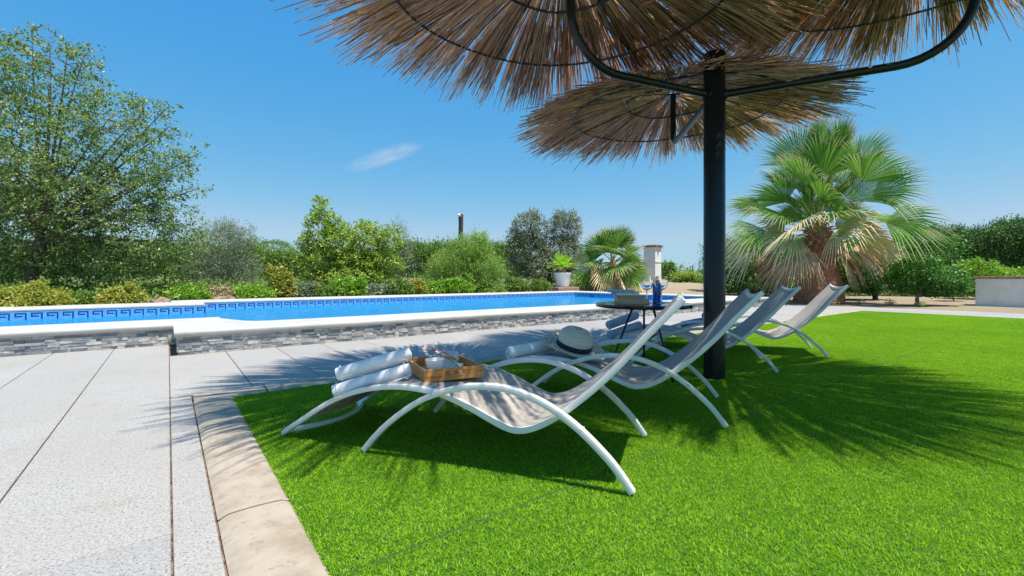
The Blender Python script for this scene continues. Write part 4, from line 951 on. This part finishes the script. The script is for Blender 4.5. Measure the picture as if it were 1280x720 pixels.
def frond(parent, az, el, plen, blade, mat, rr, **kw):
    before = set(D.objects); o, P = fan_frond(az, el, plen, blade, mat, parent, rr, **kw)
    for q in set(D.objects)-before:
        if q.name.startswith('petiole'): q.parent = o
def palm_big():
    d = 15; x, y = gp(1023, d); z = gheight(x, y); t = thing('fan_palm', 'large fan palm with thick brown trunk and drooping dry fronds on the right', 'palm tree', (x, y, z)); rr = random.Random(5)
    H = 2.35; m = MB(); prof = [(.74, -.05), (.72, .12), (.68, .4), (.62, .8), (.56, 1.2), (.50, 1.5), (.48, 1.7), (.42, 2.0), (.32, 2.3), (.20, 2.6), (.06, 2.8)]
    n = 40; V = []
    P2 = []
    for i in range(len(prof)-1):
        for k in range(6): s = k/6; P2.append((prof[i][0]*(1-s)+prof[i+1][0]*s, prof[i][1]*(1-s)+prof[i+1][1]*s))
    for i, (r, zz) in enumerate(P2):
        for k in range(n):
            a = 2*math.pi*k/n; rb = r*(1+.05*noise.noise(Vector((math.cos(a)*2.5, math.sin(a)*2.5, zz*9)))+.025*math.sin(zz*60+3*noise.noise(Vector((a, zz, 0))))); V.append((rb*math.cos(a), rb*math.sin(a), zz))
    m.add(V, [(i*n+k, i*n+(k+1) % n, (i+1)*n+(k+1) % n, (i+1)*n+k) for i in range(len(P2)-1) for k in range(n)]); m.build('trunk', M_PALMBARK, t, True)
    bt = MB()                           # boots: sawn-off leaf bases
    for k in range(150):
        zz = 1.3+1.15*k/150; a = k*2.39996; r = np.interp(zz, [q[1] for q in prof], [q[0] for q in prof]); u = Vector((math.cos(a), math.sin(a), 0)); s_ = Vector((-u.y, u.x, 0)); L = rr.uniform(.10, .22); w_ = rr.uniform(.05, .08)
        p = u*r*.93+Vector((0, 0, zz)); e = p+u*L*.75+Vector((0, 0, L*rr.uniform(.2, .7)))
        bt.add([p-s_*w_, p+s_*w_, e+s_*w_*.6, e-s_*w_*.6, p-s_*w_+Vector((0, 0, .05)), p+s_*w_+Vector((0, 0, .05)), e+s_*w_*.6+Vector((0, 0, .025)), e-s_*w_*.6+Vector((0, 0, .025))], [(0, 3, 2, 1), (4, 5, 6, 7), (0, 1, 5, 4), (1, 2, 6, 5), (2, 3, 7, 6), (3, 0, 4, 7)])
    bt.build('leaf_bases', simple('leaf bases', (.33, .16, .08), .85, 0, 18, .5, .6), t)
    top = (0, 0, 2.75); K = 48
    for k in range(K):
        s = k/(K-1); az = k*2.39996+.4+rr.uniform(-.25, .25); el = R_(84 - 108*s**.85) + rr.uniform(-.16, .16)
        pl = rr.uniform(1.15, 1.9)*(1 if s < .7 else .78)+(.3 if s < .25 else 0); bl_ = rr.uniform(1.5, 1.75)*(1 if s < .75 else .86)
        if s > .72 and abs((az-math.atan2(-FWD[1], -FWD[0])+math.pi) % (2*math.pi)-math.pi) < .6: continue
        mat = M_FROND if s < .60 else (M_FROND2 if s < .90 else M_FROND3)
        frond(t, az, el, pl*rr.uniform(.85, 1.08), bl_*rr.uniform(.92, 1.08), mat, rr, droop=.18+.6*s, origin=(0, 0, 2.7-.6*s), nseg=30, spread=rr.uniform(52, 74), roll=rr.uniform(-1.0, 1.0))
    for k in range(16):
        frond(t, k*2.39996+1.1, R_(78-4.2*k)+rr.uniform(-.1, .1), rr.uniform(.5, .95), rr.uniform(1.1, 1.4), M_FROND, rr, droop=.2, origin=(0, 0, 2.65), nseg=28, spread=rr.uniform(55, 75), roll=rr.uniform(-1.2, 1.2))
    for a_, l_ in ((2.0, 2.1), (-.6, 2.0), (.5, 1.7)):
        frond(t, a_, R_(76), l_, 1.75, M_FROND, rr, droop=.1, origin=(0, 0, 2.65), nseg=36, spread=66, roll=a_*.5)
    base = math.atan2(-FWD[1], -FWD[0])
    for a_, e_ in ((-1.35, -38), (-1.0, -52), (.9, -50), (1.25, -40), (1.6, -30), (2.6, -45), (-2.4, -48)):
        frond(t, base+a_, R_(e_), rr.uniform(.75, .95), 1.0, M_FROND3, rr, droop=.9, origin=(0, 0, 2.3), nseg=36, spread=42, petmat=M_FROND3, roll=rr.uniform(-.5, .5))
palm_big()
def palm_small():
    d = 21.5; x, y = gp(766, d); z = gheight(x, y); t = thing('fan_palm', 'smaller green fan palm beside the white pot behind the pool', 'palm tree', (x, y, z)); rr = random.Random(9)
    m = MB(); m.lathe([(.24, -.05), (.23, .4), (.2, .9), (.16, 1.3), (.06, 1.55)], 18); m.build('trunk', M_PALMBARK, t, True)
    for k in range(30):
        s = k/29; az = k*2.39996; frond(t, az, R_(80-120*s)+rr.uniform(-.1, .1), rr.uniform(.75, 1.1), rr.uniform(1.05, 1.3), M_FROND if s < .85 else M_FROND2, rr, droop=.15+.5*s, origin=(0, 0, 1.45-.35*s), nseg=30, spread=105, roll=rr.uniform(-1.0, 1.0))
palm_small()
# potted cycad on the back coping side
def cycad():
    d = 20.2; x, y = gp(703.5, d); z = .40
    st = thing('planter_plinth', 'flat stone slab under the white pot behind the pool', 'plinth', (x, y, .15)); m = MB(); m.box((0, 0, .125), (1.3, .8, .25)); m.build('slab', M_ROCK, st, bevel=.03)
    t = thing('potted_cycad', 'white tapered pot holding a spreading green cycad behind the pool', 'potted plant', (x, y, z)); rr = random.Random(2)
    m = MB(); m.lathe([(.001, 0), (.24, 0), (.27, .02), (.33, .3), (.37, .56), (.39, .58), (.39, .64), (.35, .64), (.34, .60), (.001, .58)], 32); m.build('pot', simple('white glazed pot', (.78, .78, .78), .35), t, True)
    m = MB(); m.lathe([(.14, .55), (.17, .7), (.12, .85), (.03, .9)], 16); m.build('trunk', M_PALMBARK, t)
    V = []; Fc = []
    for k in range(34):
        az = k*2.39996; el = R_(75-65*(k/33)); L = rr.uniform(.75, .95); d_ = Vector((math.cos(az)*math.cos(el), math.sin(az)*math.cos(el), math.sin(el))); sd = Vector((-math.sin(az), math.cos(az), 0)); n_ = sd.cross(d_)
        for j in range(26):
            s = .12+.88*j/25; p = Vector((0, 0, .85))+d_*L*s+Vector((0, 0, -.35*L*s*s*math.cos(el))); ll = .17*math.sin(math.pi*min(1, s*.85+.12))
            for sg in (-1, 1):
                e = p+sd*sg*ll+d_*ll*.55+Vector((0, 0, .03)); b0 = len(V); V += [p-d_*.012, p+d_*.012, e]; Fc.append((b0, b0+1, b0+2))
    me = D.meshes.new('fronds'); me.from_pydata([tuple(v) for v in V], [], Fc); link('fronds', me, leaf_mat('cycad leaves', [(.10, .2, .015), (.2, .33, .03), (.32, .42, .06)], .35, .3), t)
cycad()
# white gate pillar
d = 27; x, y = gp(815.5, d); gz = gheight(x, y); t = thing('gate_pillar', 'white rendered pillar with a brown tiled cap behind the small palm', 'pillar', (x, y, gz), R_(8)); m = MB()
H = hz(309, d)-gz; m.box((0, 0, H/2-.1), (.74, .74, H+.2)); m.build('shaft', simple('white render', (.74, .72, .69), .8, 0, 4, .08, .2), t)
m = MB(); m.box((0, 0, H*.62), (.80, .80, .07)); m.box((0, 0, H-.05), (.80, .80, .08)); m.build('moulding', simple('white trim', (.72, .70, .66), .8), t)
m = MB(); m.box((0, 0, H+.04), (.95, .95, .08)); m.lathe([(.62, H+.082), (.35, H+.14), (.001, H+.17)], 4); m.build('cap', simple('brown tile', (.22, .13, .09), .8, 0, 10, .3), t)
# wooden post with lamp
d = 26; x, y = gp(576, d); gz = gheight(x, y); t = thing('wooden_post', 'dark weathered wooden post rising above the feathery shrub with a small white lamp', 'post', (x, y, gz)); H = hz(268, d)-gz; rr = random.Random(1)
m = MB(); m.tube([(0, 0, -.1), (.02, 0, H*.3), (-.02, .01, H*.6), (.01, 0, H*.85), (0, 0, H)], [.15, .14, .135, .13, .14], 10); m.build('shaft', simple('weathered wood', (.06, .045, .035), .9, 0, 10, .5, .8), t, True)
m = MB(); m.tube([(-.05, -.05, H-.12), (-.22, -.16, H-.06), (-.30, -.22, H-.10)], [.06, .08, .05], 10); m.build('lamp', simple('lamp housing', (.7, .7, .7), .4), t, True)
# ---- right-hand garden
tree('citrus_tree', 'dark glossy citrus tree right of the palm trunk with a short visible stem', 'tree', 1094, 17.2, [(1075, 335, 32, 30), (1105, 325, 24, 24), (1060, 345, 26, 22), (1090, 350, 30, 16)], g_cit, 16000, .095, .5, .12, .09, M_BARK, 41, solid=.6, fork=.15)
tree('citrus_tree', 'round citrus tree in front of the hedge nearest the white planter', 'tree', 1146, 13.7, [(1146, 342, 29, 20), (1130, 350, 20, 16), (1178, 352, 24, 18), (1150, 330, 20, 12), (1165, 362, 20, 8)], g_cit, 16000, .075, .5, .10, .05, M_BARKG, 42, solid=.6, fork=.15)
tree('citrus_tree', 'dark citrus tree between the parasol post and the palm trunk', 'tree', 945, 20, [(930, 335, 24, 26), (960, 330, 26, 24), (985, 340, 22, 22), (950, 350, 38, 16), (915, 345, 18, 20)], g_cit, 20000, .11, .5, .14, .1, M_BARK, 43, solid=.6, fork=.15)
tree('shrub', 'light green bush rising behind the white planter', 'shrub', 1230, 17.5, [(1222, 345, 24, 22), (1250, 350, 20, 16), (1212, 358, 18, 14), (1275, 350, 16, 14)], g_lit, 15000, .095, .45, .11, .04, M_BARK, 44, solid=.5, fork=.1)
tree('shrub', 'low dark shrub in the gravel between citrus trees', 'shrub', 1192, 16, [(1192, 362, 14, 10)], g_cit, 2500, .07, .5, .09, .02, M_BARK, 45, twigs=False)
for k, (px, d, r) in enumerate(((1150, 13.2, 6), (1112, 14.3, 5), (1075, 14.6, 6))):
    x, y = gp(px, d); by = HOR+.85*FPX/d
    tree('ground_cover_bush', ['tiny weed at the foot of the citrus tree near the planter', 'tiny green weed in the gravel between the citrus stems', 'tiny green weed in the gravel nearest the palm trunk'][k], 'weed', px, d, [(px, by-3, r, 3)], g_lit, 160, .06, .3, .06, .01, M_BARK, 70+k, per=8, twigs=False)
pl = thing('garden_planter', 'long white rendered planter wall with a reddish stone top at the right edge', 'planter', (19.95, 2.3, 0), 0)
m = MB(); m.box((.0, -2.2, .37), (1.1, 4.6, .84)); m.build('wall', simple('pinkish white render', (.80, .74, .72), .85, 0, 5, .08, .2), pl, bevel=.01)
m = MB(); rr = random.Random(6); yy = .14
while yy > -4.5: L = rr.uniform(.25, .4); m.box((-.015, yy-L/2, .825+rr.uniform(-.004, .004)), (1.16, L-.008, .07)); yy -= L
m.build('stone_top', simple('reddish stone', (.34, .22, .17), .85, 0, 9, .45, .5), pl, bevel=.008)
# ---- far countryside seen right of the pillar
tree('broadleaf_tree', 'small distant tree right of the white pillar with a pointed top', 'tree', 836, 48, [(836, 338, 9, 12), (832, 347, 12, 9), (841, 346, 9, 9)], g_pine, 4000, .28, .4, .35, .15, M_BARK, 81, twigs=False)
tree('broadleaf_tree', 'small distant bright tree above the far white hut', 'tree', 849, 40, [(849, 347, 9, 7), (861, 346, 10, 6), (871, 348, 8, 6)], g_br, 4000, .22, .4, .25, .12, M_BARK, 82, twigs=False)
tree('broadleaf_tree', 'distant dull green tree next to the parasol post', 'tree', 885, 52, [(878, 349, 12, 7), (896, 348, 14, 7)], g_ol, 4000, .28, .4, .35, .12, M_BARK, 83, twigs=False)
d = 42; x, y = gp(857.5, d); gz = gheight(x, y); t = thing('white_hut', 'tiny white hut far away in the dry field', 'hut', (x, y, gz), R_(-35)); m = MB(); m.box((0, 0, .5), (.9, .7, 1.2)); m.build('wall', simple('hut render', (.75, .73, .7), .9), t)
m = MB(); m.box((0, 0, 1.14), (1.0, .8, .07)); m.build('roof', simple('hut roof', (.5, .45, .4), .9), t); m = MB(); m.box((-.1, -.353, .4), (.35, .02, .8)); m.build('door', simple('hut door', (.2, .17, .14), .8), t)
for k, (px, d, ty) in enumerate(((866, 55, 331), (874, 70, 327))):
    x, y = gp(px, d); gz = gheight(x, y); H = hz(ty, d)-gz; t = thing('utility_pole', ['nearer thin utility pole far off beside the distant hut', 'farther thin utility pole just left of the parasol post'][k], 'pole', (x, y, gz), 0, 'distant utility poles')
    m = MB(); m.tube([(0, 0, 0), (0, 0, H)], [.09, .07], 8); m.build('shaft', M_BARKG, t); m = MB(); m.box((0, 0, H-.25), (1.0, .08, .08)); m.build('cross_arm', M_BARKG, t)
def undergrowth():
    rg = np.random.default_rng(15); C = []
    for k in range(4200):
        px = rg.uniform(-260, 740) if k % 5 else rg.uniform(905, 1290); dn = (.7959-.6054*(px-640)/FPX)
        d0 = (13.9 if px < 215 else 15.2)/max(.35, dn) if px < 745 else 20
        d = d0 + rg.uniform(0, 1)**1.3*9; x, y = gp(px, d); z = gheight(x, y); hh = .18+.55*abs(noise.noise(Vector((x*.5, y*.5, 2))))*min(1, (d-d0)/2+.35); C.append((x, y, z+hh*rg.uniform(.1, 1)))
    C = np.array(C); per = 16; P = np.repeat(C, per, 0) + rg.normal(size=(len(C)*per, 3))*np.array([.16, .16, .08])
    me = leaf_mesh('undergrowth', P, .12, .45, rg, .5); o = link('undergrowth', me, g_med); meta(o, 'low mixed green undergrowth covering the soil between the shrubs and trees', 'undergrowth', kind='stuff')
undergrowth()
def woodland():
    rg = np.random.default_rng(5); C = []
    for k in range(900):
        px = rg.uniform(-2200, 3200); d = rg.uniform(60, 120); x, y = gp(px, d) if abs(px-640) < 1200 else (None, None)
        a = rg.uniform(-2.1, 2.1) + math.atan2(FWD[1], FWD[0]); x = d*math.cos(a); y = d*math.sin(a); h = rg.uniform(1.0, 2.6); C.append((x, y, h))
    C = np.array(C); per = 40; P = np.repeat(C, per, 0); s = rg.normal(size=P.shape)*np.array([1.3, 1.3, .42]); P = P+s; P[:, 2] = np.abs(P[:, 2])*.8
    me = leaf_mesh('distant_woodland', P, .55, .6, rg, .5); o = link('distant_woodland', me, g_med); meta(o, 'far off belt of low green trees along the horizon', 'woodland', kind='stuff')
woodland()
# ---- wisp of cloud
def cloud():
    Dp = 1500; x, y = gp(482, Dp); z = hz(196, Dp); bm = bmesh.new(); bmesh.ops.create_icosphere(bm, subdivisions=4, radius=1)
    o = bm_obj('cloud', bm, None); meta(o, kind='structure'); o.location = (x, y, z); o.scale = (150, 90, 13)
    o.rotation_euler = (0, R_(-19), -math.atan2(FWD[0], FWD[1])-.0)
    m = D.materials.new('cirrus'); m.use_nodes = True; nt = m.node_tree; nt.nodes.clear(); out = nt.nodes.new('ShaderNodeOutputMaterial'); pv = nt.nodes.new('ShaderNodeVolumePrincipled'); pv.inputs['Anisotropy'].default_value = .1; pv.inputs['Color'].default_value = (1, 1, 1, 1)
    tc = nt.nodes.new('ShaderNodeTexCoord'); ns = nt.nodes.new('ShaderNodeTexNoise'); mp = nt.nodes.new('ShaderNodeMapping'); mp.inputs['Scale'].default_value = (2.0, 1.2, 2.2); mp.inputs['Rotation'].default_value = (0, .5, 0)
    nt.links.new(tc.outputs['Object'], mp.inputs[0]); nt.links.new(mp.outputs[0], ns.inputs['Vector']); ns.inputs['Scale'].default_value = 1.3; ns.inputs['Detail'].default_value = 7; ns.inputs['Roughness'].default_value = .65; ns.inputs['Distortion'].default_value = .6
    ln = nt.nodes.new('ShaderNodeVectorMath'); ln.operation = 'LENGTH'; nt.links.new(tc.outputs['Object'], ln.inputs[0])
    f = nt.nodes.new('ShaderNodeMapRange'); f.inputs[1].default_value = 1; f.inputs[2].default_value = .2; nt.links.new(ln.outputs['Value'], f.inputs[0])
    nr = nt.nodes.new('ShaderNodeMapRange'); nr.inputs[1].default_value = .40; nr.inputs[2].default_value = .72; nt.links.new(ns.outputs[0], nr.inputs[0])
    mu = nt.nodes.new('ShaderNodeMath'); mu.operation = 'MULTIPLY'; nt.links.new(f.outputs[0], mu.inputs[0]); nt.links.new(nr.outputs[0], mu.inputs[1])
    m2 = nt.nodes.new('ShaderNodeMath'); m2.operation = 'MULTIPLY'; m2.inputs[1].default_value = .045; nt.links.new(mu.outputs[0], m2.inputs[0]); nt.links.new(m2.outputs[0], pv.inputs['Density']); nt.links.new(pv.outputs[0], out.inputs['Volume'])
    o.data.materials.append(m)
cloud()
SC.cycles.volume_step_rate = 1.0; SC.cycles.volume_max_steps = 64
